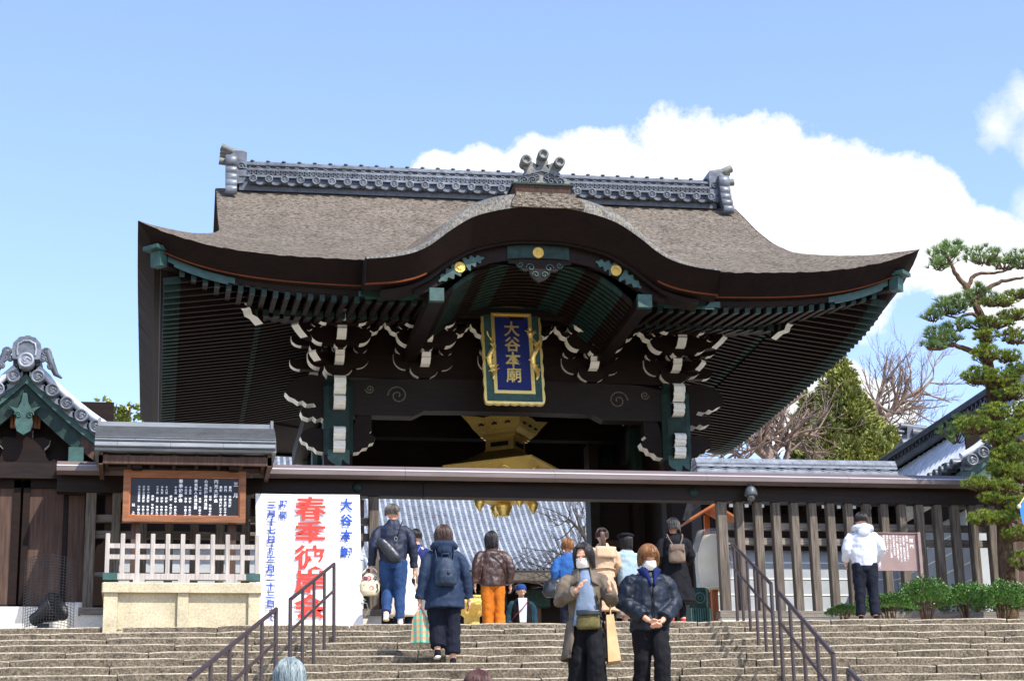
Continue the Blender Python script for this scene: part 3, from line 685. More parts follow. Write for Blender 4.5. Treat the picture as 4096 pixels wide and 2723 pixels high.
b = GB(); b.box(CX[0]-.2, CX[1]+.2, 42.3, 42.6, 6.2, 6.6); b.build('cross_beam', [wood_darkh])
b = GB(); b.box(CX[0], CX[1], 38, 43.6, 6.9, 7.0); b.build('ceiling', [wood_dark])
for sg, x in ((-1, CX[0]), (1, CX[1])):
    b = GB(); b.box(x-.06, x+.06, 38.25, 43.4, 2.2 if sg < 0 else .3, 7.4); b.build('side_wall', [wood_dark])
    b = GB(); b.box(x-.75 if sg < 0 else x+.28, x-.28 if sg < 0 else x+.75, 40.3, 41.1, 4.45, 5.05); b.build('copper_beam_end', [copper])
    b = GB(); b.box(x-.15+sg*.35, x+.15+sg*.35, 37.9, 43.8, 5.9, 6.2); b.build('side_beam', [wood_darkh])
# opened door leaf on the right
b = GB(); b.box(9.05, 9.98, 41.15, 41.27, .4, 5.4); dl = b.build('door_leaf', [wood_dark])
for i in range(5):
    b = GB(); z = .6+i*1.0; b.box(9.12, 9.9, 41.12, 41.16, z, z+.16); b.build('door_rail', [wood_brown], dl)
b = GB(); b.box(8.85, 9.05, 40.7, 41.2, .3, 5.75); b.build('door_post', [wood_dark])
b = GB(); b.box(9.05, 10.0, 40.8, 43.6, 0, .02); b.build('threshold', [granite])

# plaque
pq = thing('name_plaque', 'blue name plaque with gold lettering and wavy gold rim under the eave', 'plaque', (6.56, 36.62, 5.5))
pq.scale = (1.03, 1, 1.07)
PT = Matrix.Rotation(-.16, 4, 'X')                   # leans forward at the top
def plq(b, name, mats, parent=None):
    for i, p in enumerate(b.v): b.v[i] = PT @ p
    return b.build(name, mats, pq if parent is None else parent)
def wavy(w, h, amp):
    P = []
    def side(a, c, nx, ny, n=40):
        for i in range(n):
            t = i/n; o = amp*(abs(math.sin(t*math.pi*7.0))**.6)*(1 if 0 < i else 0); P.append((a[0]+(c[0]-a[0])*t+nx*o, a[1]+(c[1]-a[1])*t+ny*o))
    side((-w, 0), (w, 0), 0, -1); side((w, 0), (w, h), 1, 0); side((w, h), (-w, h), 0, 1); side((-w, h), (-w, 0), -1, 0); return P
b = MB(); b.prism(wavy(.55, 1.92, .025), -.03, .06, 0); b.box(-.57, .57, -.05, -.029, -.02, .07, 0) if False else None; plq(b, 'gold_rim', [gold])
def frame(b, x0, x1, z0, z1, t, y0, y1, m=0):
    b.box(x0, x1, y0, y1, z0, z0+t, m); b.box(x0, x1, y0, y1, z1-t, z1, m); b.box(x0, x0+t, y0, y1, z0+t, z1-t, m); b.box(x1-t, x1, y0, y1, z0+t, z1-t, m)
b = MB(); frame(b, -.52, .52, .03, 1.89, .145, -.045, -.02); plq(b, 'green_frame', [copper_b])
b = MB(); frame(b, -.385, .385, .165, 1.755, .035, -.075, -.02); frame(b, -.35, .35, .20, 1.72, .03, -.06, -.02); plq(b, 'gold_frame', [gold])
b = MB(); b.box(-.325, .325, -.04, -.01, .22, 1.70); plq(b, 'blue_panel', [blue])
text(vert('大谷本廟'), gold, pq, .31, PT @ Matrix.Translation((0, -.05, 1.58)) @ FACE, .004, .98, 'gold_lettering', .98, .008)
for sg in (-1, 1):                                   # gilded dragons climbing the frame
    b = MB(); x = sg*.41; P = []
    for i in range(40):
        t = i/39; P.append((x+sg*.0+.065*math.sin(t*11)*(.5+.5*t), -.09-.03*math.cos(t*11), .42+t*.95))
    b.tube(P, [.012+.038*math.sin(math.pi*min(1, t/39*1.15))**.6 for t in range(40)], 8)
    for i in range(26):
        p = Vector(P[6+i]) if i < 33 else Vector(P[-1]); b.bar(p, p+Vector((rnd.uniform(-.08, .08), -.05, rnd.uniform(-.06, .08))), .022, .016)
    h = Vector(P[-2 if sg > 0 else 8]); b.ball(h, .07, 0, 8, 1, .8, .8)
    for i in range(14): b.bar(h, h+Vector((rnd.uniform(-.11, .11), -.03, rnd.uniform(-.04, .12))), .02, .015)
    plq(b, 'gilded_dragon', [gold])

# hanging gold lantern in the gate
LX, LY = 7.12, 41.0
lan = thing('hanging_lantern', 'huge gilded hanging lantern with flared crown and pyramid roof', 'lantern', (LX, LY, 4.25), math.radians(-33))
def sq(r, z, n=1, bulge=0):                          # square ring with n subdivisions per side
    P = []; c = [(-r, -r), (r, -r), (r, r), (-r, r)]
    for i in range(4):
        a, d = c[i], c[(i+1) % 4]
        for k in range(n):
            t = k/n; P.append(Vector((a[0]+(d[0]-a[0])*t, a[1]+(d[1]-a[1])*t, z)))
    return P
Z = lambda z: z-4.25
n = 12
def crown_ring(r, z, amp):
    R = sq(r, Z(z), n)
    for i, p in enumerate(R):
        t = (i % n)/n; e = 1-abs(2*t-1)              # 0 at corners
        p.z += amp*(.38+.42*(1-e)**2+.16*abs(math.sin(t*math.pi*3))*e)
        s_ = 1+.45*amp*(1-e)**2; p.x *= s_; p.y *= s_
    return R
b = MB(); b.rings([crown_ring(.36, 5.90, 0), crown_ring(.43, 5.93, 0), crown_ring(.50, 5.99, .04), crown_ring(.56, 6.07, .12), crown_ring(.63, 6.12, .26)], 0, False, False)
b.rings([crown_ring(.61, 6.11, .26), crown_ring(.5, 6.0, .04), crown_ring(.3, 5.92, 0)], 0, False); cw_ = b.build('flared_crown', [gold_e], lan)
for k in range(4):                                   # pierced trefoils
    R = Matrix.Rotation(k*math.pi/2, 4, 'Z')
    for xo in (-.3, .0, .3):
        b = MB()
        for dx, dz_ in ((-.035, 0), (.035, 0), (0, .02)): b.ball(R @ Vector((xo+dx, -.575, Z(6.09)+dz_)), .03, 0, 8, 1, 1, .7)
        b.build('pierced_trefoil', [black], cw_)
b = MB()
for r, z0, z1 in ((.40, 5.87, 5.905), (.36, 5.83, 5.87), (.32, 5.60, 5.83), (.34, 5.56, 5.60)): b.box(-r, r, -r, r, Z(z0), Z(z1), 0)
for k in range(4):
    R = Matrix.Rotation(k*math.pi/2, 4, 'Z'); q = MB(); q.box(-.2, .2, -.326, -.318, Z(5.665), Z(5.76), 1); b.add([R @ p for p in q.v], q.f, 1)
b.build('neck', [gold, black], lan)
b = MB(); b.rings([sq(1.0, Z(5.21)), sq(.66, Z(5.37)), sq(.33, Z(5.58))], 0, False); b.build('roof', [pm('blackened_gilding', (.05, .045, .03), (.22, .15, .05), 26, .45, .5, 40, big=.1, metal=.5)], lan)
b = MB(); b.rings([sq(1.015, Z(5.22)), sq(1.0, Z(5.19)), sq(.55, Z(4.90)), sq(.5, Z(4.8))], 0, False); so = b.build('soffit', [gold_e], lan)
for k in range(4):
    for xo in (-.35, .3):
        R = Matrix.Rotation(k*math.pi/2, 4, 'Z'); q = MB(); q.lathe([(0, -.03), (.07, -.03), (.1, -.012), (.12, -.03), (.13, 0)], (0, 0, 0), 18, 0, True, 'y')
        T = R @ Matrix.Translation((xo, -.79, Z(5.045))) @ Matrix.Rotation(math.radians(57), 4, 'X'); b = MB(); b.add([T @ p for p in q.v], q.f, 0, True); b.build('embossed_disc', [gold], so)
b = MB(); b.rings([sq(.48, Z(4.8)), sq(.46, Z(4.6)), sq(.5, Z(4.55)), sq(.3, Z(4.52))], 0, True); b.build('fire_box', [gold_e], lan)
b = MB(); b.lathe([(.12, Z(4.53)), (.17, Z(4.50)), (.19, Z(4.44)), (.165, Z(4.36)), (.12, Z(4.30)), (.13, Z(4.265)), (.10, Z(4.25))], (-.12, .1, 0), 20); b.build('bottom_bowl', [gold], lan)
for x, y in ((-.45, -.4), (.45, -.38), (.42, .42), (-.43, .4)):
    b = MB(); b.lathe([(.02, Z(4.30)), (.05, Z(4.36)), (.10, Z(4.42)), (.12, Z(4.52)), (.04, Z(4.58))], (x, y, 0), 12); b.build('drop_ornament', [gold], lan)
b = MB(); b.tube([(0, 0, Z(5.8)), (0, 0, Z(6.95))], .03, 8); b.build('chain', [black], lan)
# ------------------------------------------------------------------ roofed lattice fence with gutter, spanning the entrance
FY = 30.0
fence = thing('roofed_lattice_fence', 'weathered timber lattice fence under a long metal gutter, open at the entrance', 'fence', (XC, FY, 0))
FO = Vector((XC, FY, 0))
class OB(MB):
    def __init__(s, root, off): MB.__init__(s); s.root = root; s.off = Vector(off)
    def build(s, name, mats, parent=None, fix=True):
        for i, p in enumerate(s.v): s.v[i] = p-s.off
        return MB.build(s, name, mats, s.root if parent is None else parent, fix)
FB = lambda: OB(fence, FO)
FX0, FX1 = -1.55, 13.5
cuts = [FX0, 1.3, 3.6, 5.9, 8.3, 10.6, FX1]
for a, c in zip(cuts, cuts[1:]):                     # gutter in lengths
    b = FB(); b.prism([(29.60, 2.47), (29.60, 2.545), (29.64, 2.565), (29.72, 2.635), (30.2, 2.68), (30.2, 2.60), (29.76, 2.5), (29.72, 2.43)], a+.002, c-.002, 0, [0, 1, 0, 0, 0, 0, 0, 0], 'x')
    b.build('gutter', [gutter_m, gutter_w])
for a, c in ((FX0, 3.9), (3.91, 9.0), (9.01, FX1)):
    b = FB(); b.box(a, c, FY-.10, FY+.10, 2.215, 2.47); b.build('head_beam', [wood_darkh])
for x in (2.9, 8.15):
    b = FB(); b.lathe([(0, -.05), (.055, -.045), (.075, -.02), (.08, 0)], (x, FY-.10, 2.34), 14, 0, True, 'y'); b.build('beam_stud', [copper])
def lattice(x0, x1, posts, sill_mat):
    for i in range(posts):
        x = x0+(x1-x0)*i/(posts-1); w = .062 if 0 < i < posts-1 else .075
        j = rnd.uniform(-.008, .008)
        b = FB(); b.cbox(x-w+j, x+w+j, FY-.075, FY+.075, .50, 2.215, .008); b.build('post', [wood_grey])
    for z0, z1, dy in ((1.80, 1.91, .085), (1.56, 1.67, .085), (.98, 1.05, .085)):
        if z0 > 1 or x0 < 3:
            b = FB(); b.box(x0, x1, FY+dy-.03, FY+dy+.05, z0, z1); b.build('rail', [wood_greyh])
    n = max(1, int((x1-x0)/2.3))
    for i in range(n):
        a, c = x0-.12+(x1-x0+.24)*i/n, x0-.12+(x1-x0+.24)*(i+1)/n
        b = FB(); b.box(a, c-.006, FY-.12, FY+.14, .40, .50); b.build('sill', [wood_greyh])
        b = FB(); b.box(a+.03, c-.01, FY-.09, FY+.12, -.1, .398); b.build('foundation_stone', [granite_w])
lattice(-1.05, 3.15, 12, 0); lattice(8.60, 13.35, 17, 0)
# wall lamp on the head beam
lamp = thing('dome_wall_lamp', 'dark domed security lamp with clear bowl on the head beam over the lattice fence', 'lamp', (8.98, 29.72, 2.1))
p0 = at(1730, 1140, 29.7)
lamp.location = p0
b = MB(); b.lathe([(.0, .15), (.04, .145), (.075, .11), (.098, .05), (.105, 0), (.098, -.01), (.08, -.01)], (0, 0, 0), 20); b.build('hood', [pm('dark_grey_metal', srgb('3c4246'), srgb('4a5054'), 9, .45, .05)], lamp)
b = MB(); b.lathe([(.065, -.012), (.066, -.05), (.055, -.085), (.03, -.105), (0, -.11)], (0, 0, 0), 16); b.build('bowl', [pm('smoked_glass', (.05, .05, .045), (.07, .07, .06), 5, .06, spec=.8)], lamp)
b = MB(); b.tube([(0, 0, .13), (0, 0, .19), (0, .03, .215), (0, .18, .2)], [.03, .028, .03, .03], 10); b.build('bracket', [MATS['dark_grey_metal']], lamp)

# ------------------------------------------------------------------ plastered boundary wall with white lines and tiled coping
def boundary_wall(name, label, x0, x1, Y, zr):
    o = Vector(((x0+x1)/2, Y, 0)); w = thing(name, label, 'wall', o)
    b = OB(w, o); b.box(x0, x1, Y, Y+.4, 0, 2.22); b.build('plaster_panel', [plaster])
    for i in range(7):
        b = OB(w, o); z = .28+i*.285; b.box(x0, x1, Y-.012, Y-.002, z, z+.022); b.build('white_line', [white])
    b = OB(w, o); b.box(x0, x1, Y-.15, Y+.5, 2.22, 3.0); b.build('eave_beam', [wood_dark])
    for i in range(int((x1-x0)/.28)):
        b = OB(w, o); x = x0+.1+i*.28; b.box(x, x+.07, Y-.62, Y, 2.86, 2.93, 0); b.box(x+.001, x+.069, Y-.626, Y-.62, 2.861, 2.929, 1); b.build('rafter', [wood_dark, white])
    b = OB(w, o); b.add([(x0, Y-.75, 2.98), (x1, Y-.75, 2.98), (x1, Y+.2, zr-.3), (x0, Y+.2, zr-.3), (x0, Y+1.15, 2.98), (x1, Y+1.15, 2.98)], [(0, 1, 2, 3), (3, 2, 5, 4)]); b.build('tile_slope', [tile])
    n = int((x1-x0)/.26)
    tm = MB(); tm.tube([(0, 0, 0), (0, .95, zr-.3-2.98)], .06, 8); tm = tm.mesh('cover_tile', tile)
    for i in range(n): link('cover_tile', tm, w, Vector((x0+.13+i*.26, Y-.75, 3.0))-o)
    for z, h, d, m in ((-.32, .07, .26, tile_l), (-.24, .05, .23, tile_l), (-.15, .035, .22, tile_l), (-.11, .035, .2, tile), (-.07, .035, .18, tile_l), (-.03, .05, .14, tile_l)):
        k = 0; x = x0
        while x < x1:
            x2 = min(x1, x+rnd.uniform(.5, .7)); b = OB(w, o); b.box(x, x2-.004, Y+.2-d, Y+.2+d, zr+z, zr+z+h); b.build('ridge_course', [m]); x = x2
    b = OB(w, o); b.box(x0, x1, Y+.08, Y+.32, zr-.19, zr-.15); b.build('ridge_gap', [tile_d])
    wm_ = MB(); wm_.tube([(-.13+.26*i/10, 0, .028*math.sin(i/10*math.pi)) for i in range(11)], .016, 5); wm_ = wm_.mesh('wave_tile', tile_d)
    for i in range(int((x1-x0)/.26)): link('wave_tile', wm_, w, Vector((x0+.13+i*.26, Y-.02, zr-.2))-o)
    return w
zr = at(1800, 1064, 34.2).z
boundary_wall('plaster_wall', 'grey plaster wall with white lines and tiled ridge behind the lattice fence, next to the pines', 9.35, 13.1, 34.0, zr)
boundary_wall('plaster_wall', 'grey plaster wall with white lines behind the fence, between small gatehouse and main gate', -1.6, 3.4, 34.0, zr-.5)

# wall running away from the fence on the right, seen through the lattice
sw = thing('plaster_wall', 'grey plaster wall running back from the fence, its white lines slanting', 'wall', (13.15, 32.2, 0)); SO = Vector((13.15, 32.2, 0))
b = OB(sw, SO); b.box(12.95, 13.3, 30.7, 33.98, 0, 2.3); b.build('plaster_panel', [plaster])
for i in range(7):
    b = OB(sw, SO); z = .28+i*.285; b.box(12.938, 12.948, 30.7, 33.98, z, z+.022); b.build('white_line', [white])
b = OB(sw, SO); b.box(12.8, 13.4, 30.7, 33.98, 2.3, 2.55); b.build('eave_beam', [wood_dark])

# ------------------------------------------------------------------ small gatehouses on both sides
def gatehouse(name, label, xc, yf, depth, za, half, drop, side):
    o = Vector((xc, yf, 0)); g_ = thing(name, label, 'gatehouse', o); NB = lambda: OB(g_, o)
    def rk(s): s = abs(s); return za-drop*(1.28*s-.28*s*s*s) if s <= 1 else za-drop      # rake height, concave
    N = 24
    for sg in (-1, 1):
        b = NB(); b.grid(lambda u, v: Vector((xc+sg*half*u, yf+.05+depth*v, rk(u)-.06)), N, 2); b.grid(lambda u, v: Vector((xc+sg*half*u, yf+.05+depth*v, rk(u)-.2)), N, 2)
        b.build('tile_slope', [tile_l if side > 0 else tile])
        tm = MB(); R = []
        for i in range(13):
            u = i/12; R.append([Vector((sg*half*u, .075*math.cos(t), rk(u)-za-.06+.075*max(0, math.sin(t)))) for t in [math.pi*k/6 for k in range(7)]])
        tm.rings(R, 0, False, True, False); tm = tm.mesh('cover_tile', pm('sky_lit_silver_tile', srgb('a8b0bb'), srgb('c8ced6'), 7, .3, .1, 60, big=.1, spec=.7) if sg < 0 and side > 0 else tile); fixn(tm)  # left slope: bright sky reflection put into a paler silver tile colour
        for i in range(int(depth/.26)): link('cover_tile', tm, g_, (0, .33+i*.26, za))
        dmx = disc_mesh(.085, .16, 'eave_disc', tile)
        for i in range(int(depth/.26)):
            q = link('eave_disc', dmx, g_, (sg*(half+.06), .33+i*.26, rk(1)-.04)); q.rotation_euler = (0, 0, sg*math.pi/2)
        b = NB(); P = [(xc+sg*half*(.10+.9*i/N), yf+.10, rk(.10+.9*i/N)+.035) for i in range(N+1)]
        for i in range(0, N, 3): b = NB(); b.tube(P[i:i+4], .062, 10); b.build('verge_tube', [pm('sky_lit_silver_tile', srgb('a8b0bb'), srgb('c8ced6'), 7, .3, .1, 60, big=.1, spec=.7)])
        vd = disc_mesh(.105, .22, 'verge_disc', tile)
        for i in range(7): s = .11+.135*i; link('verge_disc', vd, g_, (sg*half*s, -.06, rk(s)-.115))
        for i in range(7):
            s0, s1 = .03+.135*i, .19+.135*i; b = NB(); Q = [(xc+sg*half*(s0+(s1-s0)*j/8), yf+.02, rk(s0+(s1-s0)*j/8)-.17-.05*math.sin(math.pi*j/8)) for j in range(9)]
            b.rings([[Vector(p)+Vector((0, 0, .05)), Vector(p)+Vector((0, .15, .05)), Vector(p)+Vector((0, .15, -.04)), Vector(p)+Vector((0, 0, -.04))] for p in Q], 0); b.build('verge_swag', [tile])
        def board(s0, s1, t0, t1, y0, y1, nm, mt):
            b = NB(); R = []
            for i in range(N+1):
                s = s0+(s1-s0)*i/N; x = xc+sg*half*s; z = rk(s); R.append([(x, y0, z-t0), (x, y1, z-t0), (x, y1, z-t1), (x, y0, z-t1)])
            b.rings(R, 0); return b.build(nm, mt)
        board(0, 1.02, .22, .36, yf+.06, yf+.3, 'verge_soffit', [copper_b]); board(0, .52, .36, .66, yf+.12, yf+.2, 'copper_bargeboard', [copper]); board(.52, 1.0, .36, .60, yf+.122, yf+.2, 'bargeboard', [wood_brown])
        board(.66, .86, .355, .605, yf+.116, yf+.19, 'copper_plate', [copper_b])
        px = xc+sg*half*.48
        b = NB(); b.box(px-.11, px+.11, yf+.05, yf+.5, rk(.48)-.98, rk(.48)-.62, 1); b.box(px-.10, px+.10, yf+.06, yf+.5, rk(.48)-1.3, rk(.48)-.98, 0); b.build('purlin_end', [wood_dark, copper_b])
    zb = za-1.75
    b = NB(); b.box(xc-half*.92, xc+half*.92, yf+.25, yf+.5, zb-.02, zb+.22); b.build('tie_beam', [wood_darkh])
    b = NB(); b.box(xc-half*.8, xc+half*.8, yf+.55, yf+.6, zb+.22, za-.5); b.build('gable_wall', [wood_dark])
    fl = [(-.62, 0), (-.6, .05), (-.48, .08), (-.38, .03), (-.33, .10), (-.30, .22), (-.36, .28), (-.38, .36), (-.28, .40), (-.12, .38), (-.12, .52), (0, .52)]
    fl = fl+[(-a, c) for a, c in fl[-2::-1]]
    b = NB(); b.prism([(xc+a, zb+.22+c) for a, c in fl], yf+.3, yf+.42, 0, 1); b.build('frog_leg_strut', [wood_dark, white])
    b = NB(); b.prism([(xc-.08, zb+.76), (xc+.08, zb+.76), (xc+.08, zb+.94), (xc-.08, zb+.94)], yf+.1, yf+.4, 0, 0); b.box(xc-.075, xc+.075, yf+.094, yf+.1, zb+.77, zb+.93, 1); b.build('bearing_block', [wood_dark, white])
    b = NB(); P = [(0, -.30), (.10, -.24), (.13, -.12), (.11, 0), (.16, .08), (.24, .14), (.10, .1), (.05, .2), (.03, .34)]; P = P+[(-a, c) for a, c in P[::-1][:-1]]
    b.prism([(xc+a, za-.86+c) for a, c in P], yf+.03, yf+.10, 0)
    for sg in (-1, 1): b.tube([(xc+sg*(.085+.055*(1-i/18)*math.cos(i*.6)), yf+.02, za-.86+.0+.055*(1-i/18)*math.sin(i*.6)) for i in range(16)], .012, 5, 0)
    b.build('gable_pendant', [copper_b])
    for i in range(9):
        b = NB(); x = xc-.22+i*.05; b.box(x, x+.042, yf+.35, yf+.4, za-.98, za-.52); b.build('gable_slat', [wood_warm])
    # ogre tile on the ridge end
    b = NB(); P = [(-.20, -.05), (-.22, .08), (-.20, .20), (-.15, .25), (-.12, .29), (0, .31)]; P = P+[(-a, c) for a, c in P[-2::-1]]
    b.prism([(xc+a, za+.02+c) for a, c in P], yf-.10, yf+.06, 0); og_ = b.build('ogre_tile', [tile])
    b = NB(); P = [(a, c*.68) for a, c in [(-.13, -.02), (-.14, .12), (-.12, .25), (-.08, .27), (-.05, .31), (.05, .31), (.08, .27), (.12, .25), (.14, .12), (.13, -.02)]]; Q = [Vector((xc+a, yf-.11, za+.04+c)) for a, c in P]; b.tube(Q, .016, 6); b.build('ogre_rim', [tile_l], og_)
    for sg in (-1, 1):
        b = NB()
        for cx, cz, r0 in ((.28, .09, .07), (.33, -.02, .06), (.24, -.02, .05), (.36, -.13, .055)):
            b.tube([(xc+sg*(cx+r0*(1-i/20)*math.cos(i*.6)), yf-.06, za+cz+r0*(1-i/20)*math.sin(i*.6)) for i in range(17)], .02, 6, 0); b.ball((xc+sg*cx, yf-.06, za+cz), .03, 0, 8)
        b.tube([(xc+sg*.3, yf-.04, za+.12), (xc+sg*.36, yf-.04, za-.06), (xc+sg*.44, yf-.04, za-.24), (xc+sg*.53, yf-.04, za-.3)], [.05, .055, .04, .015], 8)
        b.build('cloud_scroll', [tile_d], og_)
    vd = disc_mesh(.12, .22, 'verge_disc', tile_l); link('verge_disc', vd, g_, (0, -.14, za-.06))
    # ridge along the depth
    b = NB()
    for z0, z1, w in ((.0, .08, .2), (.09, .13, .17), (.26, .30, .17), (.31, .35, .14)): b.box(xc-w, xc+w, yf+.06, yf+depth, za-.08+z0, za-.08+z1, 0)
    b.box(xc-.13, xc+.13, yf+.07, yf+depth, za-.08, za+.24, 1); b.tube([(xc, yf+.06, za+.3), (xc, yf+depth, za+.3)], .09, 10, 0); rd = b.build('ridge', [tile_d if side > 0 else tile, black])
    if side > 0:
        for i in range(int(depth/.2)):
            b = NB(); y = yf+.2+i*.2; b.tube([(xc-.15, y-.08, za+.04), (xc-.15, y, za+.16), (xc-.15, y+.08, za+.04)], .014, 5); b.build('lattice_tile', [tile], rd)
    # walls, pillars, doors
    for sg in (-1, 1):
        x = xc+sg*half*.50
        b = NB(); b.rings([[(x-.10, yf+.3, .38), (x+.14, yf+.3, .38), (x+.14, yf+.55, .38), (x-.10, yf+.55, .38)], [(x-.12, yf+.3, zb), (x+.10, yf+.3, zb), (x+.10, yf+.55, zb), (x-.12, yf+.55, zb)]], 0); b.build('pillar', [wood_brown if sg > 0 and side < 0 else wood_dark])
        b = NB(); b.cbox(x-.28, x+.26, yf+.12, yf+.7, 0, .60, .03); b.build('pillar_base', [granite_w])
        b = NB(); x2 = xc+sg*half*.80; b.box(x2-.07, x2+.07, yf+.3, yf+.5, .3, zb); b.build('side_post', [wood_brown])
    for sg in (-1, 1):
        x0_, x1_ = (xc+.02, xc+half*.50-.10) if sg > 0 else (xc-half*.50+.10, xc-.02)
        b = NB(); b.box(x0_, x1_, yf+.42, yf+.47, .42, zb); dr = b.build('door_leaf', [wood_brown])
        for a, c, d, e_ in ((x0_, x0_+.1, .42, zb), (x1_-.1, x1_, .42, zb), (x0_, x1_, zb-.14, zb), (x0_, x1_, .42, .6)):
            b = NB(); b.box(a, c, yf+.385, yf+.421, d, e_-.002); b.build('door_stile', [wood_dark], dr)
    b = NB(); b.box(xc-half*.8, xc+half*.8, yf+1.6, yf+1.7, .2, zb+.6); b.build('rear_wall', [wood_dark])
    b = NB(); b.box(xc-half*.52, xc+half*.52, yf+.25, yf+.6, .12, .55); b.build('door_sill', [granite_w])
    return g_
pa = at(62, 838, 30)
gatehouse('small_gatehouse', 'small tiled gatehouse with green copper bargeboards beside the noticeboard', pa.x, 29.9, 5.0, pa.z+.05, 1.62, 1.22, -1)
gatehouse('small_gatehouse', 'small tiled gatehouse behind the pine trees, its ridge running away from the stairs', 14.45, 30.6, 8.8, 4.58, 1.5, 1.42, 1)

# roof end of a farther building, above the gatehouse ridge
re_ = at(2090, 1000, 42.0); far = thing('far_tiled_roof', 'end of a farther tiled ridge with ogre tile showing above the dark gatehouse ridge', 'roof', (re_.x, 42.0, 0)); RO = Vector((re_.x, 42.0, 0))
b = OB(far, RO); x0 = re_.x; z0 = re_.z-.25
b.box(x0-.1, x0+6, 42.0, 42.5, z0-1.2, z0+.1, 0)
for z, w in ((.1, .3), (.17, .26), (.24, .22)): b.box(x0+.05, x0+6, 42.2-w, 42.2+w, z0+z, z0+z+.05, 0)
b.tube([(x0+.05, 42.2, z0+.34), (x0+6, 42.2, z0+.34)], .11, 10, 0); b.build('ridge', [tile])
b = OB(far, RO); b.tube([(x0-.22, 41.85, z0-.02), (x0+.35, 41.85, z0+.02)], .13, 12, 0); b.tube([(x0+.1, 41.95, z0+.28), (x0+.42, 41.9, z0+.22)], .1, 10, 0); b.tube([(x0-.12, 42.1, z0+.46), (x0+.5, 42.1, z0+.40)], .08, 10, 0); b.tube([(x0-.18, 42.1, z0+.33), (x0+.1, 42.1, z0+.3)], .05, 8, 0)
b.prism([(x0-.05, z0-.05), (x0+.3, z0-.05), (x0+.35, z0+.4), (x0+.0, z0+.42)], 41.95, 42.3, 0); b.build('ogre_tile', [tile_d])

# ------------------------------------------------------------------ noticeboard
nb = thing('notice_board', 'framed black noticeboard with white writing under a small metal roof behind pickets', 'noticeboard', (.32, 28.8, 0)); NO = Vector((.32, 28.8, 0)); NB_ = lambda: OB(nb, NO)
b = NB_(); b.cbox(-.80, 1.40, 28.28, 29.5, .46, .60, .015); b.build('stone_cap', [granite])
for a, c, nm, y in ((-.77, -.58, 'stone_pier', 28.32), (.24, .39, 'stone_pier', 28.32), (1.22, 1.38, 'stone_pier', 28.32), (-.578, .238, 'stone_panel', 28.37), (.392, 1.218, 'stone_panel', 28.37)):
    b = NB_(); b.box(a, c, y, 29.4, -.12, .458); b.build(nm, [granite])
PA, PB, PY = -.745, 1.335, 28.42
for i in range(11):
    x = PA+(PB-PA)*i/10; b = NB_(); b.cbox(x-.031, x+.031, PY-.035, PY+.035, .66, 1.305, .006); b.build('picket', [wood_pale])
for z in (1.10, .945):
    b = NB_(); b.box(PA, PB, PY-.02, PY+.02, z, z+.065); b.build('picket_rail', [wood_pale])
b = NB_(); b.box(PA-.04, PB+.04, PY-.05, PY+.05, .655, .74); b.build('picket_sill', [wood_pale])
for a, c in ((PA-.05, PA+.15), (PB-.15, PB+.05)): b = NB_(); b.box(a, c, PY-.056, PY+.056, .648, .745); b.build('copper_corner', [copper_b])
for x in (-.3, .32, .98): b = NB_(); b.box(x-.08, x+.08, PY-.05, PY+.05, .602, .655); b.build('sill_foot', [wood_pale])
bx0, bx1, bz0, bz1, by = -.565, 1.185, 1.59, 2.345, 29.0
for x in (-.38, 1.0): b = NB_(); b.box(x-.06, x+.06, 29.1, 29.22, .55, 2.9); b.build('support_post', [wood_brown])
b = NB_(); frame(b, bx0, bx1, bz0, bz1, .085, by-.06, by+.05); fr = b.build('frame', [wood_warm])
b = NB_(); frame(b, bx0+.085, bx1-.085, bz0+.085, bz1-.085, .018, by-.035, by+.03); b.build('inner_frame', [wood_orange], fr)
b = NB_(); b.box(bx0+.1, bx1-.1, by-.02, by+.02, bz0+.1, bz1-.1); bd = b.build('board', [board_black])
cols = [(1.04, 2.19, '三　月', .082), (.960, 2.13, '開門　午前六時', .046), (.893, 2.13, '閉門　午後五時三十分', .046), (.826, 2.13, '晨朝　午前六時三十分', .046), (.757, 2.22, '円光大師会', .07),
        (.677, 2.12, '七日　日中　午前十時', .044), (.612, 2.22, '心光院御祥月法要', .056), (.530, 2.12, '十一日　日中　午前十時', .042), (.468, 2.22, '宗祖聖人月忌法要', .056), (.388, 2.12, '十五日　逮夜　午後二時', .042),
        (.325, 2.12, '十六日　日中　午前十時', .042), (.252, 2.22, '春季彼岸会', .07), (.180, 2.12, '十七日　日中　午前九時', .042), (.115, 1.98, '逮夜　午後二時', .042), (.050, 2.12, '十八日　逮夜　午後二時', .042),
        (-.015, 2.12, '十九日　逮夜　午後二時', .042), (-.080, 2.12, '二十日　日中　午前九時', .042), (-.145, 1.98, '逮夜　午後二時', .042), (-.210, 2.12, '二十一日逮夜　午後二時', .042), (-.275, 2.12, '二十二日逮夜　午後二時', .042), (-.340, 2.12, '二十三日日中　午前九時', .042), (-.415, 1.86, '以　上', .058)]
for x, z, s_, sz in cols: text(vert(s_), white_ink, bd, sz*.86, Matrix.Translation(Vector((x, by-.024, z))-NO) @ FACE, .0012, 1.0, 'board_lettering', 1.16, .001)
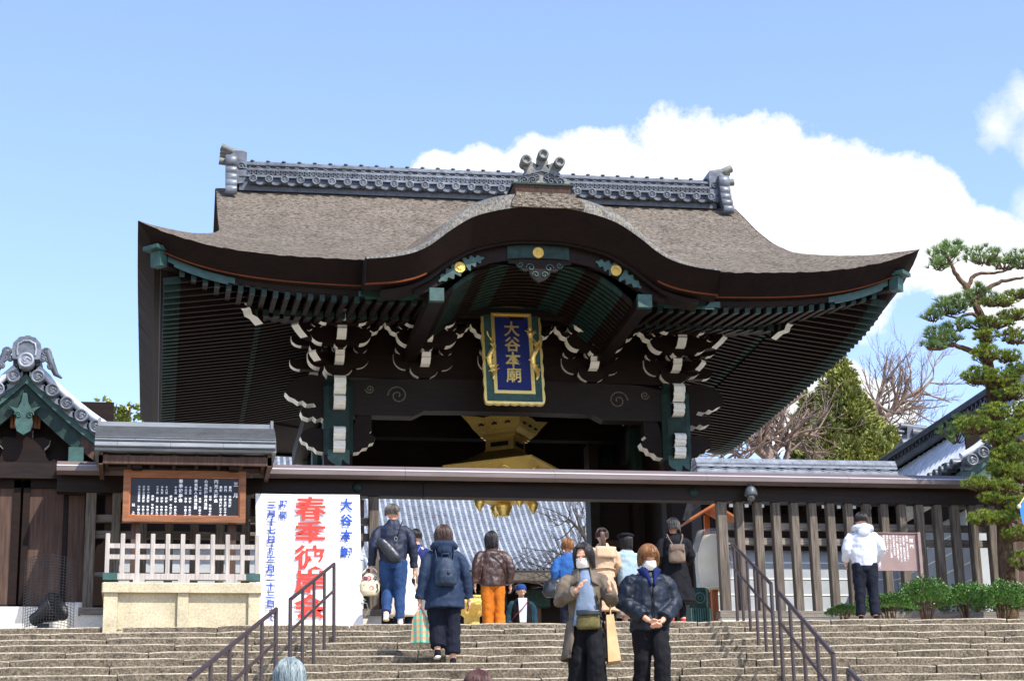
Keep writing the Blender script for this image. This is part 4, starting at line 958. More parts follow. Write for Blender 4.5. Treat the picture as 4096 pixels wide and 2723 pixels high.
# its roof: gently curved, standing seams, hipped ends
rx0, rx1 = -.98, 1.60
def nroof(s, ff): return (28.60+.62*s if ff else 29.84-.62*s), 2.60+.46*(s**.62)
b = NB_(); b.grid(lambda u, v: (lambda y, z: Vector((rx0+(rx1-rx0)*u+(.5-u)*.22*max(0, v-.75)*2, y, z)))(*nroof(v, True)), 8, 12); b.grid(lambda u, v: (lambda y, z: Vector((rx0+(rx1-rx0)*u, y, z)))(*nroof(v, False)), 8, 12); rf = b.build('roof', [pm('lap_shade_tone', srgb('3a3c3e'), srgb('4a4c4e'), 5, .7)])
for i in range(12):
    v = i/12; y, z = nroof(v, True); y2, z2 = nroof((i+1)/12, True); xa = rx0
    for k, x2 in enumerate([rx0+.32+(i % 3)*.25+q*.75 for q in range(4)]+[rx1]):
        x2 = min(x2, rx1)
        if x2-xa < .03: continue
        b = NB_(); b.add([(xa, y-.03, z-.002), (x2-.004, y-.03, z-.002), (x2-.004, y-.03, z+.016), (xa, y-.03, z+.016), (x2-.004, y2, z2+.004), (xa, y2, z2+.004)], [(0, 1, 2, 3), (3, 2, 4, 5)], [1, 0]); b.build('roof_sheet', [lead, MATS['lap_shade_tone']], rf); xa = x2  # front lip coloured dark to stand for the shadow under each lap
b = NB_(); b.box(rx0, rx1, 28.62, 29.82, 2.555, 2.598); b.build('eave_edge', [lead], rf)
b = NB_(); b.box(rx0+.06, rx1-.06, 29.12, 29.32, 3.03, 3.10); b.box(rx0+.1, rx1-.1, 29.14, 29.30, 2.98, 3.05); b.box(rx0+.02, rx0+.06, 29.1, 29.34, 2.95, 3.15); b.box(rx1-.06, rx1-.02, 29.1, 29.34, 2.95, 3.15); b.build('ridge_cap', [lead], rf)
b = NB_(); b.box(rx0+.06, rx1-.06, 28.70, 28.76, 2.38, 2.50); b.box(rx0+.06, rx0+.12, 28.7, 29.7, 2.36, 2.55); b.box(rx1-.12, rx1-.06, 28.7, 29.7, 2.36, 2.55); b.build('eave_frame', [wood_brown])
for i in range(8):
    x = rx0+.16+i*(rx1-rx0-.32)/7; b = NB_(); b.box(x-.025, x+.025, 28.75, 29.7, 2.46, 2.53); b.build('rafter', [wood_brown])
for x in (-.38, 1.0): b = NB_(); b.box(x-.07, x+.07, 28.75, 29.7, 2.33, 2.46); b.build('bracket_arm', [wood_dark])
b = NB_(); b.box(rx0+.1, rx1-.1, 28.8, 29.6, 2.535, 2.55); b.build('ceiling_board', [wood_dark])

# ------------------------------------------------------------------ white festival banner
bn = thing('festival_banner', 'tall white banner with red and blue brush lettering tied to the fence', 'banner', (2.13, 29.62, .0))
bw, bh0, bh1 = .775, .05, 2.165
b = MB(); b.grid(lambda u, v: Vector(((2*u-1)*bw+.06*(1-v)*.9, .02*math.sin(u*5+v*3)*math.sin(v*4)-.015, bh0+(bh1-bh0)*v)), 20, 30); b.build('cloth', [banner_m], bn)
b = MB(); b.box(-bw-.02, bw+.02, .03, .06, bh1-.05, bh1); b.box(-bw+.05, -bw+.09, .03, .06, bh0, bh1); b.box(bw-.02, bw+.02, .03, .06, bh0-.05, bh1); b.build('batten', [wood_brown], bn)
def btext(s, mat, x, z, size, lh=1.0, off=.01, sx=1.0, sh=0):
    return text(vert(s), mat, bn, size, Matrix.Translation((x, -.042, z)) @ FACE, off, sx, 'brush_lettering', lh, .001)
btext('春季彼岸会', red_ink, .04, 2.10, .372, .98, .008, 1.28)
btext('大谷本廟', blue_ink, .575, 2.09, .185, 1.27, .006, 1.0)
btext('期間', blue_ink, -.365, 2.06, .118, 1.42, .003, 1.0)
btext('三月十七日', blue_ink, -.535, 2.04, .116, 1.12, .004, 1.2)
btext('より', blue_ink, -.535, 1.40, .105, .85, .003, 1.0)
btext('三月二十三日', blue_ink, -.535, 1.215, .116, 1.12, .004, 1.2)
btext('まで', blue_ink, -.52, .44, .105, .85, .003, 1.0)
for z in (.55, 1.22):                                # ties
    b = MB(); b.tube([(bw+.02, -.03, z), (bw+.10, -.06, z-.02), (bw+.13, -.03, z-.12), (bw+.07, -.05, z-.22)], .006, 5); b.tube([(bw+.02, -.03, z), (bw+.05, -.06, z+.05), (bw+.09, -.05, z+.03), (bw+.03, -.03, z)], .006, 5); b.build('tie_string', [white], bn)

# ------------------------------------------------------------------ handrails on the stairs
def handrail(label, tops, nposts, h=.97):
    """tops: photo points of the first and last post heads"""
    P = [on_stairs(x, y, h) for x, y in tops]; a, c = P[0], P[-1]
    base = Vector((a.x, a.y, tread(a))); o = thing('handrail', label, 'handrail', base, 0, 'stair handrails'); HB = lambda: OB(o, base)
    d = (c-a).normalized()
    b = HB(); b.tube([a-d*.0, c], .024, 10); b.build('top_rail', [rail_m])
    L = .36
    b = HB(); b.tube([a-Vector((0, 0, L)), c-Vector((0, 0, L))], .019, 10); b.build('lower_rail', [rail_m])
    for i in range(nposts):
        p = a.lerp(c, i/(nposts-1)); b = HB(); b.tube([(p.x, p.y, tread(p)-.01), (p.x, p.y, p.z)], .024 if i in (0, nposts-1) else .021, 10); b.build('post', [rail_m])
    return o
handrail('brown pipe handrail in front of the white banner', [(769.5, 1298), (669, 1380)], 5)
handrail('brown pipe handrail in front of the stone base of the noticeboard', [(636, 1402), (437, 1563)], 6)
handrail('brown pipe handrail in front of the pale paper lantern', [(1690, 1255), (1776, 1344)], 6)
handrail('brown pipe handrail one flight section down from the paper lantern', [(1793, 1362), (1919, 1506)], 5)
handrail('lowest brown pipe handrail of the row that starts by the paper lantern', [(1955, 1543), (2110, 1700)], 5)

# ------------------------------------------------------------------ things on the terrace
# pink explanation sign
sg_ = thing('information_sign', 'pink information panel with white vertical writing beside the man in the white hoodie', 'sign', (10.95, 28.75, 0))
b = MB(); b.box(-.36, .36, -.012, .012, .93, 1.50); pnl = b.build('panel', [pink_sign], sg_)
for x in (-.37, .37): b = MB(); b.box(x-.022, x+.022, -.06, .05, -.05, 1.515); b.build('leg', [pink_sign], sg_)
b = MB(); b.box(-.36, .36, -.03, .05, 1.50, 1.512); b.build('top_edge', [pink_sign], sg_)
text(vert('総門'), white_ink, pnl, .06, Matrix.Translation((.255, -.014, 1.42)) @ FACE, .001, 1, 'sign_lettering', 1.5, .0005)
for i, s_ in enumerate(['総門は、大谷本廟の正門で、', '入母屋造り、唐破風付の門で', '一七〇一年に建立されました', 'その後、数度の修理を経て', '門には本願寺の寺紋が', '八年（一八六〇）に再建', '刻まれています。', '現在の総門は、宝永']):
    text(vert(s_), white_ink, pnl, .032, Matrix.Translation((.185-i*.052, -.014, 1.47)) @ FACE, .0005, 1, 'sign_lettering', .98, .0005)
text(vert('大谷本廟'), white_ink, pnl, .048, Matrix.Translation((-.27, -.014, 1.14)) @ FACE, .001, 1, 'sign_lettering', .9, .0005)
# tall paper lantern on a post
pl_ = atz(1655, 1430, .25); lx, ly = at(1643, 1300, 30.9).x, 30.9
pt = thing('paper_lantern', 'tall pale paper lantern in clear plastic on an orange post', 'lantern', (lx, ly, 0))
b = MB(); R_ = []
for i in range(57):
    t = i/56; r_ = .10+.155*math.sin(math.pi*min(1, .16+t*.80))**.75*(.80+.25*t); r_ += .004*(i % 2)
    R_.append((r_, .98+t*.88))
b.lathe(R_, (0, 0, 0), 26); b.build('paper_body', [pm('lantern_paper', srgb('ddd0b0'), srgb('ece2c8'), 4, .8, .1, big=.06)], pt)
b = MB(); b.lathe([(.27, 1.0), (.30, 1.3), (.315, 1.7), (.24, 1.93), (.1, 1.96)], (0, 0, 0), 14, 0, True, 'z', False); b.build('plastic_cover', [pm('clear_plastic', (.9, .9, .9), (.85, .85, .85), 4, .12, .5, 6, alpha=.22, spec=.6, bdist=.05)], pt)
b = MB(); b.box(-.05, .05, -.03, .07, 0, .98); b.box(-.04, .04, .22, .30, 0, 2.25); b.bar((.0, .0, .42), (.12, -.1, 0), .04, .04); b.build('post', [wood_orange], pt)
b = MB(); b.prism([(-.42, 2.06), (0, 2.30), (.42, 2.06), (.42, 2.09), (0, 2.345), (-.42, 2.09)], -.25, .35, 0); b.build('little_roof', [wood_orange], pt)
b = MB(); b.tube([(.20*math.cos(t)*.5+.12, -.245, 1.42+.12*math.sin(t)) for t in [k*.5 for k in range(13)]], .006, 5); b.tube([(.12+.05*math.cos(t), -.25, 1.42+.07*math.sin(t)) for t in [k*.5 for k in range(13)]], .005, 5); b.build('painted_crest', [black], pt)
# incense burner and bronze stand by the gate
uc = at(1087, 1430, 33.0)
ur = thing('gilded_urn', 'gilded bowl-shaped incense burner standing behind the woman in orange trousers', 'urn', (uc.x, 33.0, 0))
b = MB(); b.lathe([(.2, 0), (.24, .35), (.22, .62), (.16, .68), (.13, .74), (.13, .86), (.20, .92), (.32, 1.0), (.38, 1.10), (.36, 1.14), (.40, 1.17), (.34, 1.18), (.2, 1.10)], (0, 0, 0), 24); b.build('bowl', [gold_e], ur)
b = MB()
for k in range(6): t = k*math.pi/3; b.bar((.36*math.cos(t), .36*math.sin(t), 1.14), (.18*math.cos(t), .18*math.sin(t), .9), .06, .03)
b.build('petal_strap', [gold], ur)
gp = at(1592, 1410, 31.0)
br = thing('bronze_pillar_stand', 'green bronze ribbed stand with ring ornament beside the woman with red shoes', 'stand', (gp.x, 30.6, 0))
b = MB(); b.cbox(-.16, .16, -.16, .16, .0, .95, .03); b.build('shaft', [copper], br)
for i in range(9): b = MB(); x = -.15+i*.0375; b.tube([(x, -.17, .40), (x, -.17, .62)], .017, 8); b.build('rib', [copper_b], br)
b = MB(); b.tube([(.08*math.cos(t), -.175, .78+.08*math.sin(t)) for t in [k*.4 for k in range(17)]], .018, 6); b.tube([(.035*math.cos(t), -.175, .78+.035*math.sin(t)) for t in [k*.5 for k in range(14)]], .012, 6); b.build('ring_ornament', [copper_b], br)
# floodlight in a mesh cage at the foot of the gatehouse
fl_ = thing('floodlight', 'black floodlight lying on the terrace in front of the small gatehouse', 'floodlight', atz(105, 1446, 0)+Vector((0, .25, 0)))
b = MB(); T = Matrix.Translation((.0, 0, .26)) @ Matrix.Rotation(math.radians(62), 4, 'Y') @ Matrix.Rotation(.5, 4, 'X')
q = MB(); q.lathe([(.05, -.28), (.09, -.25), (.10, -.12), (.15, -.02), (.20, .12), (.215, .16), (.225, .16), (.225, .19), (.20, .19), (.19, .17), (0, .16)], (0, 0, 0), 24); b.add([T @ p for p in q.v], q.f, 0, True); b.build('housing', [pm('floodlight_black', srgb('0c1012'), srgb('14191c'), 9, .35, .05)], fl_)
b = MB(); b.bar((-.05, .0, .1), (-.05, 0, .0), .16, .06); b.box(-.16, .1, -.12, .12, 0, .03); b.build('foot', [MATS['floodlight_black']], fl_)
mc = thing('mesh_cage', 'black wire mesh screen bent round the floodlight and gatehouse pillar', 'cage', fl_.location)
wires = MB(); W0, W1, n = -.34, .36, 18
cv = lambda t: Vector((W0+(W1-W0)*t, -.28+.42*(2*t-1)**4+.04*math.sin(t*9), 0))
for i in range(n+1): p = cv(i/n); wires.tube([p, p+Vector((.01*math.sin(i), .01, 1.02))], .0035, 4, 0, False)
for j in range(26): wires.tube([cv(i/16)+Vector((0, 0, .01+j*.04)) for i in range(17)], .0035, 4, 0, False)
o = wires.build('wire_grid', [black], mc, False); o['kind'] = 'stuff'
# blue banner flag at the right edge
fp = at(2345, 1160, 27.2)
bf = thing('blue_flag', 'blue cloth flag on a pale bamboo pole at the edge of the stairs', 'flag', (fp.x+.28, 27.2, tread(fp)))
zt = fp.z-tread(fp)
b = MB(); b.tube([(.36, 0, 0), (.30, 0, zt+.6)], .014, 8); b.tube([(-.27, 0, zt-.03), (.34, 0, zt+.75)], .011, 8); b.ball((-.27, 0, zt-.04), .035, 0, 8); b.build('pole', [pm('bamboo', srgb('b8a888'), srgb('cfc2a4'), 9, .5)], bf)
b = MB(); b.grid(lambda u, v: Vector((-.26+.58*u+.10*v*(1-u), .03*math.sin(u*7+v*5), (zt-.05)+.72*u*(1-v)-.55*v)), 16, 16); b.build('cloth', [pm('blue_cloth', srgb('2a6fc0'), srgb('3a80d0'), 3, .8, .2, 9)], bf)

# ------------------------------------------------------------------ great hall roof seen through the gate
HY, HE = 70.0, at(1100, 1312, 70).z
hall = thing('great_hall', 'great hall with a sweeping silver tiled roof behind the gate', 'hall', (10, HY, 0)); HO = Vector((10, HY, 0))
def hp(v): return HY+v*9, HE+9*(.44*v+.42*v*v)
hx0, hx1, spx = 3.0, 17.6, .232
b = OB(hall, HO); b.grid(lambda u, v: (lambda y, z: Vector((hx0+(hx1-hx0)*u, y, z)))(*hp(v)), 4, 20); b.grid(lambda u, v: (lambda y, z: Vector((hx0+(hx1-hx0)*u, 2*(HY+9)-y, z)))(*hp(v)), 4, 8); b.build('roof_bed', [tile_d])
cm = MB(); R = []
for i in range(25):
    y, z = hp(i/24); R.append([Vector((.062*math.cos(t), y-HY, z-HE+.07*math.sin(t)+.01)) for t in [math.pi*k/6 for k in range(7)]])
cm.rings(R, 0, False, True, False); cm = cm.mesh('cover_tile_row', tile_l); fixn(cm)
pmh = MB(); nst = 70
for i in range(nst):
    y, z = hp(i/nst); y2, z2 = hp((i+1)/nst)
    pmh.add([(-.075, y-HY, z-HE+.045), (.075, y-HY, z-HE+.045), (.075, y2-HY, z2-HE+.012), (-.075, y2-HY, z2-HE+.012), (-.075, y-HY, z-HE), (.075, y-HY, z-HE)], [(0, 1, 2, 3), (4, 5, 1, 0)], 0)
pmh = pmh.mesh('pan_tile_row', tile); fixn(pmh)
nrow = int((hx1-hx0)/spx)
for i in range(nrow):
    x = hx0+i*spx; link('cover_tile_row', cm, hall, Vector((x, HY, HE))-HO); link('pan_tile_row', pmh, hall, Vector((x+spx/2, HY, HE))-HO)
b = OB(hall, HO); b.box(hx0, hx1, HY+.05, HY+.5, HE-.35, HE-.03); b.build('eave_fascia', [wood_grey])
b = OB(hall, HO); b.box(hx0+1.5, hx1-1.5, HY+2.6, HY+15, 0, HE+.4); b.build('wall', [wood_dark])
for i in range(8):
    b = OB(hall, HO); x = hx0+2.5+i*1.6; b.tube([(x, HY+2.3, 0), (x, HY+2.3, HE-.2)], .25, 12); b.build('column', [wood_brown])
    b = OB(hall, HO); b.box(x-.5, x+.5, HY+1.8, HY+2.3, HE-1.0, HE-.4); b.build('bracket_set', [copper])
b = OB(hall, HO); b.box(hx0, hx1, HY+8.6, HY+9.4, HE+7.3, HE+8.6); b.build('ridge', [tile])
# ------------------------------------------------------------------ trees and shrubs
def rv(r): return Vector((r.gauss(0, 1), r.gauss(0, 1), r.gauss(0, 1))).normalized()
def needles(mb, p, d, r, n=14, ln=.1, w=.007, spread=.75):
    for _ in range(n):
        v = (d+rv(r)*spread).normalized()*ln*r.uniform(.7, 1.15); s_ = v.cross(rv(r)).normalized()*w
        mb.add([p-s_, p+s_, p+v], [(0, 1, 2)])
def pine(label, trunk, trad, limbs, pads, mat_, dense, seed, ln=.1):
    r = random.Random(seed); base = Vector(trunk[0]); o = thing('pine_tree', label, 'tree', base); T = lambda p: Vector(p)-base
    b = MB(); sp_ = spline([T(p) for p in trunk], 5); n = len(sp_); b.tube(sp_, [trad[0]+(trad[1]-trad[0])*(i/(n-1)) + .012*noise.noise(sp_[i]*4) for i in range(n)], 10, 0, True, False)
    for lm, r0, r1 in limbs:
        q = spline([T(p) for p in lm], 5); m = len(q); b.tube([p+rv(r)*.012 for p in q], [r0+(r1-r0)*i/(m-1) for i in range(m)], 7, 0)
    b.build('trunk', [trunk_m], o)
    c = MB(); tw = MB()
    for (p, rx, ry, rz, k) in pads:
        p = T(p); hub = p-Vector((0, 0, rz*.8))
        for i in range(int(k*dense)):
            v = rv(r); q = p+Vector((v.x*rx, v.y*ry, v.z*rz))*(r.random()**.33)
            up = Vector(((q-p).x/rx*.5, (q-p).y/ry*.4, .75+(q-p).z/rz*.3)).normalized()
            needles(c, q, up, r, 26, ln, .005, .75)
            if i % 3 == 0: mid = hub.lerp(q, .5)+Vector((0, 0, -rz*.25)); tw.tube([hub+Vector(((q-hub).x*.25, 0, 0)), mid, q], [.012, .008, .004], 4, 0, False)
    c.build('crown', [mat_], o, False)['kind'] = 'stuff'; tw.build('twigs', [trunk_m], o, False)['kind'] = 'stuff'
    return o
PY = 29.15
def PD(x, y, dy=0): return at(x, y, PY+dy)
def padD(x, y, wx, wy, k, dy=0, depth=.5): s_ = S/F_PX*(PY+1.6); return (PD(x, y, dy), wx*s_, wx*s_*depth+.08, wy*s_, k)
b0 = PD(2318, 1330); b0.z = -.02
pine('tall pine with crooked trunk and open blue-green needle pads beside the fence', [b0, PD(2316, 1250), PD(2308, 1100), PD(2298, 1000), PD(2282, 880), PD(2270, 800), PD(2261, 736), PD(2246, 700), PD(2223, 657)], (.14, .045),
     [([PD(2223, 657), PD(2200, 628), PD(2190, 607), PD(2178, 588)], .045, .015), ([PD(2228, 664), PD(2240, 640), PD(2255, 632), PD(2300, 628), PD(2340, 615)], .04, .014), ([PD(2252, 700), PD(2272, 668), PD(2308, 648), PD(2358, 640, -.1)], .05, .02),
      ([PD(2262, 745), PD(2238, 722), PD(2205, 732), PD(2170, 722)], .035, .012), ([PD(2270, 770), PD(2240, 755), PD(2205, 758)], .03, .012), ([PD(2272, 830), PD(2250, 812), PD(2215, 800), PD(2193, 795), PD(2160, 805), PD(2135, 800)], .06, .015), ([PD(2298, 1010), PD(2262, 985), PD(2225, 1000)], .045, .015), ([PD(2300, 930), PD(2340, 900), PD(2400, 880)], .05, .02)],
     [padD(2175, 590, 40, 26, 1, 0, .8), padD(2195, 575, 32, 20, .7, .1), padD(2160, 612, 24, 15, .5), padD(2262, 590, 48, 24, 1), padD(2310, 605, 45, 20, .9), padD(2355, 600, 40, 25, .8), padD(2185, 708, 52, 22, 1.1), padD(2215, 695, 38, 18, .8), padD(2150, 728, 28, 16, .6), padD(2205, 752, 40, 14, .7),
      padD(2165, 772, 36, 18, .9), padD(2150, 795, 32, 14, .7), padD(2190, 785, 26, 13, .5), padD(2245, 672, 30, 16, .6), padD(2285, 690, 30, 14, .5), padD(2200, 1000, 42, 26, .8, .1), padD(2225, 975, 30, 20, .5)], needle_b, 62, 11, .115)
b1 = PD(2400, 1330, -.3); b1.z = -.02; q = -.35
pine('trimmed pine with dense yellow-green cushions of needles in front of the tiled gatehouse', [b1, PD(2395, 1150, q), PD(2380, 950, q), PD(2385, 800, q), PD(2375, 680, q)], (.14, .05),
     [([PD(2380, 780, q), PD(2330, 768, q), PD(2290, 775, q)], .035, .012), ([PD(2385, 720, q), PD(2330, 715, q)], .035, .012), ([PD(2385, 900, q), PD(2320, 880, q), PD(2250, 872, q)], .04, .014), ([PD(2385, 1030, q), PD(2310, 1000, q), PD(2230, 990, q)], .04, .014), ([PD(2390, 1150, q), PD(2320, 1130, q), PD(2250, 1140, q)], .04, .014), ([PD(2390, 1220, q), PD(2330, 1200, q), PD(2270, 1200, q)], .03, .012)],
     [padD(2300, 698, 48, 9, .9, q), padD(2345, 680, 40, 10, .8, q), padD(2290, 745, 50, 13, 1.3, q), padD(2335, 728, 42, 12, 1, q), padD(2272, 775, 30, 18, .9, q), padD(2270, 815, 34, 24, 1.2, q), padD(2320, 822, 40, 14, .9, q), padD(2255, 868, 46, 22, 1.6, q), padD(2305, 872, 48, 22, 1.5, q), padD(2350, 850, 34, 14, .8, q), padD(2330, 905, 46, 18, 1.3, q),
      padD(2290, 950, 40, 20, 1.2, q), padD(2245, 980, 48, 20, 1.4, q), padD(2330, 985, 48, 22, 1.4, q), padD(2340, 1040, 42, 24, 1.2, q), padD(2345, 1090, 40, 24, 1.2, q), padD(2300, 1078, 34, 20, 1, q), padD(2255, 1115, 44, 16, 1.1, q), padD(2310, 1125, 46, 20, 1.3, q), padD(2345, 1165, 40, 24, 1.1, q), padD(2265, 1195, 40, 18, 1.2, q), padD(2310, 1195, 40, 14, 1, q), padD(2300, 1010, 40, 16, 1, q), padD(2340, 775, 40, 20, 1, q), padD(2350, 950, 36, 22, 1, q), padD(2320, 1050, 40, 18, 1, q), padD(2290, 1150, 40, 14, .9, q), padD(2345, 1230, 40, 18, .9, q), padD(2355, 1290, 30, 24, .7, q)], needle_y, 120, 12, .07)

def spray_tree(name, label, base, lobes, n, mat_, seed, size=.3, up=.5):
    """lobes: (top point, radius at base, base z, weight) cones of foliage sprays"""
    r = random.Random(seed); o = thing(name, label, 'tree', base); c = MB(); tr = MB()
    for top, rad, zb, wgt in lobes:
        top = Vector(top); hgt = top.z-zb
        tr.tube([Vector((top.x, top.y, base.z))-base, Vector((top.x, top.y, top.z-.3))-base], [.22, .03], 7)
        for i in range(int(n*wgt)):
            t = r.random()**.62                       # 0 at the tip
            a = r.random()*6.283
            bulge = .80+.55*noise.noise((math.cos(a)*1.4+top.x, math.sin(a)*1.4, t*hgt*.75))+.18*math.sin(t*hgt*3.1+a*2)
            rr = rad*(.06+t**.8)*max(.25, bulge)*(r.random()**.35)
            p = Vector((top.x+rr*math.cos(a), top.y+rr*math.sin(a), top.z-hgt*t+r.uniform(-.1, .1)))-base
            d = Vector((math.cos(a)*.8, math.sin(a)*.8, up+r.uniform(-.3, .5))).normalized()
            for k in range(5):
                v = (d+rv(r)*.55).normalized()*size*r.uniform(.5, 1.1); s_ = v.cross(rv(r)).normalized()*size*.16
                c.add([p-s_*.3, p+v*.5-s_, p+v, p+v*.5+s_], [(0, 1, 2, 3)])
    tr.build('trunk', [trunk_m], o, False); c.build('crown', [mat_], o, False)['kind'] = 'stuff'; return o
CYD = 58.0
cb = at(1935, 1080, CYD); cb.z = 0
spray_tree('conifer_tree', 'olive-green conifer with a pointed crown behind the tiled wall ridge', cb, [(at(1935, 828, CYD), 2.3, 7.0, 1.25), (at(1862, 905, CYD+1), 1.7, 7.0, .6), (at(1985, 905, CYD+.6), 1.5, 7.0, .5), (at(1900, 960, CYD-1), 1.7, 7.2, .5)], 9000, cypress, 21, .2)
cb2 = at(2025, 1080, CYD-6); cb2.z = 0
spray_tree('conifer_tree', 'low yellowish conifer next to the farther tiled ridge end', cb2, [(at(2010, 1000, CYD-6), 1.4, 7.0, .7), (at(2050, 985, CYD-5), 1.0, 7.0, .5), (at(1965, 1015, CYD-6), 1.3, 7.0, .5)], 4000, cypress, 22, .18, .8)

def bare_tree(label, base, limbs, seed, depth=4, r0=.16, droop=0, spread=.62, mat_=None, kids=(3, 4), ln0=1.6, name='bare_tree'):
    r = random.Random(seed); base = Vector(base); o = thing(name, label, 'tree', base); b = MB(); tw = MB()
    def grow(p, d, ln, rad, lv):
        n = 5; pts = [p]; dd = d.copy()
        for i in range(n):
            dd = (dd+rv(r)*.22+Vector((0, 0, .05-droop))).normalized(); pts.append(pts[-1]+dd*ln/n)
        (b if lv < 2 else tw).tube(pts, [rad*(1-.55*i/n) for i in range(n+1)], 6 if lv < 2 else 4, 0, False)
        if lv >= depth: return
        for k in range(r.randint(*kids)):
            t = r.uniform(.3, 1); i = min(n, max(1, int(t*n))); nd = (dd+rv(r)*spread).normalized()
            grow(pts[i], nd, ln*r.uniform(.55, .8), max(.007, rad*(1-.55*i/n)*.62), lv+1)
    for lm, rad in limbs:
        q = spline([Vector(p)-base for p in lm], 4); m = len(q); b.tube(q, [rad*(1-.6*i/(m-1)) for i in range(m)], 7, 0, False)
        for i in range(2, m):
            for k in range(2):
                d = (q[i]-q[i-1]).normalized(); grow(q[i], (d*.6+rv(r)*.8).normalized(), ln0*r.uniform(.6, 1.1), rad*(1-.6*i/(m-1))*.55, 1)
    b.build('trunk', [mat_ or twig_m], o, False); tw.build('twigs', [mat_ or twig_m], o, False)['kind'] = 'stuff'; return o
BY = 54.0
def BD(x, y, dy=0): return at(x, y, BY+dy)
bb = BD(1770, 1075); bb.z = 0
bare_tree('gnarled leafless tree with thick limbs behind the wall, beside the gate eave', bb, [([bb, BD(1770, 1062), BD(1762, 1010), BD(1770, 975), BD(1783, 950)], .2), ([BD(1765, 1050), BD(1735, 1025), BD(1715, 985), BD(1708, 962)], .14), ([BD(1768, 1055), BD(1800, 1020), BD(1840, 1000), BD(1880, 1005)], .13), ([BD(1712, 1060), BD(1690, 1040), BD(1660, 1045)], .09), ([BD(1810, 1060), BD(1818, 1020), BD(1800, 985)], .09)], 31, 4, .16, .01, .7, None, (1, 3), 1.15)
bb = BD(2010, 1080, 8); bb.z = 0
bare_tree('leafless tree with fine spreading twigs behind the pointed conifer', bb, [([bb, BD(2010, 985, 8), BD(2040, 960, 8), BD(2075, 925, 8), BD(2120, 895, 8)], .13), ([BD(2030, 965, 8), BD(2060, 950, 8), BD(2095, 930, 8), BD(2150, 870, 8)], .09), ([BD(2020, 970, 8), BD(2022, 920, 8), BD(2040, 880, 8)], .09), ([BD(2020, 980, 8), BD(2080, 985, 8), BD(2110, 985, 8)], .06)], 32, 4, .12, -.02, .5, None, (1, 3), 1.4)
pb = at(1420, 1430, 46); pb.z = 0
bare_tree('pale leafless plum tree with thin crossing twigs in front of the great hall', pb, [([pb, at(1390, 1330, 46), at(1350, 1290, 46), at(1290, 1275, 46)], .07), ([at(1392, 1330, 46), at(1345, 1235, 46), at(1310, 1195, 46)], .06), ([at(1385, 1350, 46), at(1320, 1345, 46), at(1270, 1350, 46)], .05), ([at(1390, 1340, 46), at(1350, 1310, 46), at(1260, 1310, 46)], .05)], 33, 4, .06, 0, .7, pm('pale_twig', srgb('8d8378'), srgb('b0a69a'), 9, .9, .2), (1, 2), .95)
lb = at(270, 970, 60); lb.z = 0
lt = spray_tree('leafy_tree', 'far leafy tree showing above the noticeboard roof', lb, [(at(235, 915, 60), 1.3, 8.5, .22), (at(300, 915, 60), 1.3, 8.5, .25), (at(265, 935, 60), 1.6, 8.5, .2)], 1500, pm('olive_leaf', srgb('5d6a24'), srgb('8f9640'), 4, .5, 0, big=.3), 24, .28, .2)

def shrub(label, c, rx, ry, h, n, seed, low=.18):
    r = random.Random(seed); base = Vector((c.x, c.y, 0)); o = thing('evergreen_shrub', label, 'shrub', base, 0, 'clipped shrubs along the fence'); st = MB(); lf = MB()
    for i in range(9):
        a = r.random()*6.28; q = Vector((math.cos(a)*rx*.55*r.random(), math.sin(a)*ry*.5*r.random(), h*.7)); st.tube([Vector((math.cos(a)*.05, math.sin(a)*.05, -.03)), q*.5+rv(r)*.05, q], [.016, .012, .006], 5, 0, False)
    for i in range(n):
        v = rv(r); v.z = abs(v.z)*1.0-.25; k = r.random()**.3
        bump = .82+.3*noise.noise((v.x*2.2+seed, v.y*2.2, v.z*2.2))
        p = Vector((v.x*rx*k*bump, v.y*ry*k*bump, low+(h-low)*max(.0, min(1.1, (.35+v.z*.68*bump*k)))))
        d = (Vector((v.x, v.y, .6))+rv(r)*.8).normalized(); s_ = d.cross(rv(r)).normalized(); ln = r.uniform(.025, .048); w = ln*.30; u = s_.cross(d)*ln*.12
        lf.add([p, p+d*ln*.5-s_*w+u, p+d*ln, p+d*ln*.5+s_*w+u], [(0, 1, 2, 3)])
    st.build('stems', [trunk_m], o, False)['kind'] = 'stuff'; lf.build('leaves', [leaf_g], o, False)['kind'] = 'stuff'; return o
for i, (x, y, rx, h, lab) in enumerate([(1945, 1400, .26, .40, 'low dark green shrub at the feet of the man in the hoodie'), (2052, 1385, .40, .62, 'rounded dark green shrub right behind the legs of the pink sign'), (2135, 1360, .46, .92, 'tall glossy shrub in front of the lattice fence, below the pink sign corner'),
                                     (2225, 1370, .42, .80, 'glossy shrub with bare lower stems between sign and pine'), (2310, 1370, .44, .82, 'glossy shrub at the foot of the pine trunk'), (2390, 1370, .42, .80, 'shrub at the end of the row past the pine')]):
    c = at(x, 1425, 28.5); shrub(lab, c, rx*1.3, .38, h*1.06, 4200 if rx > .3 else 2000, 50+i)
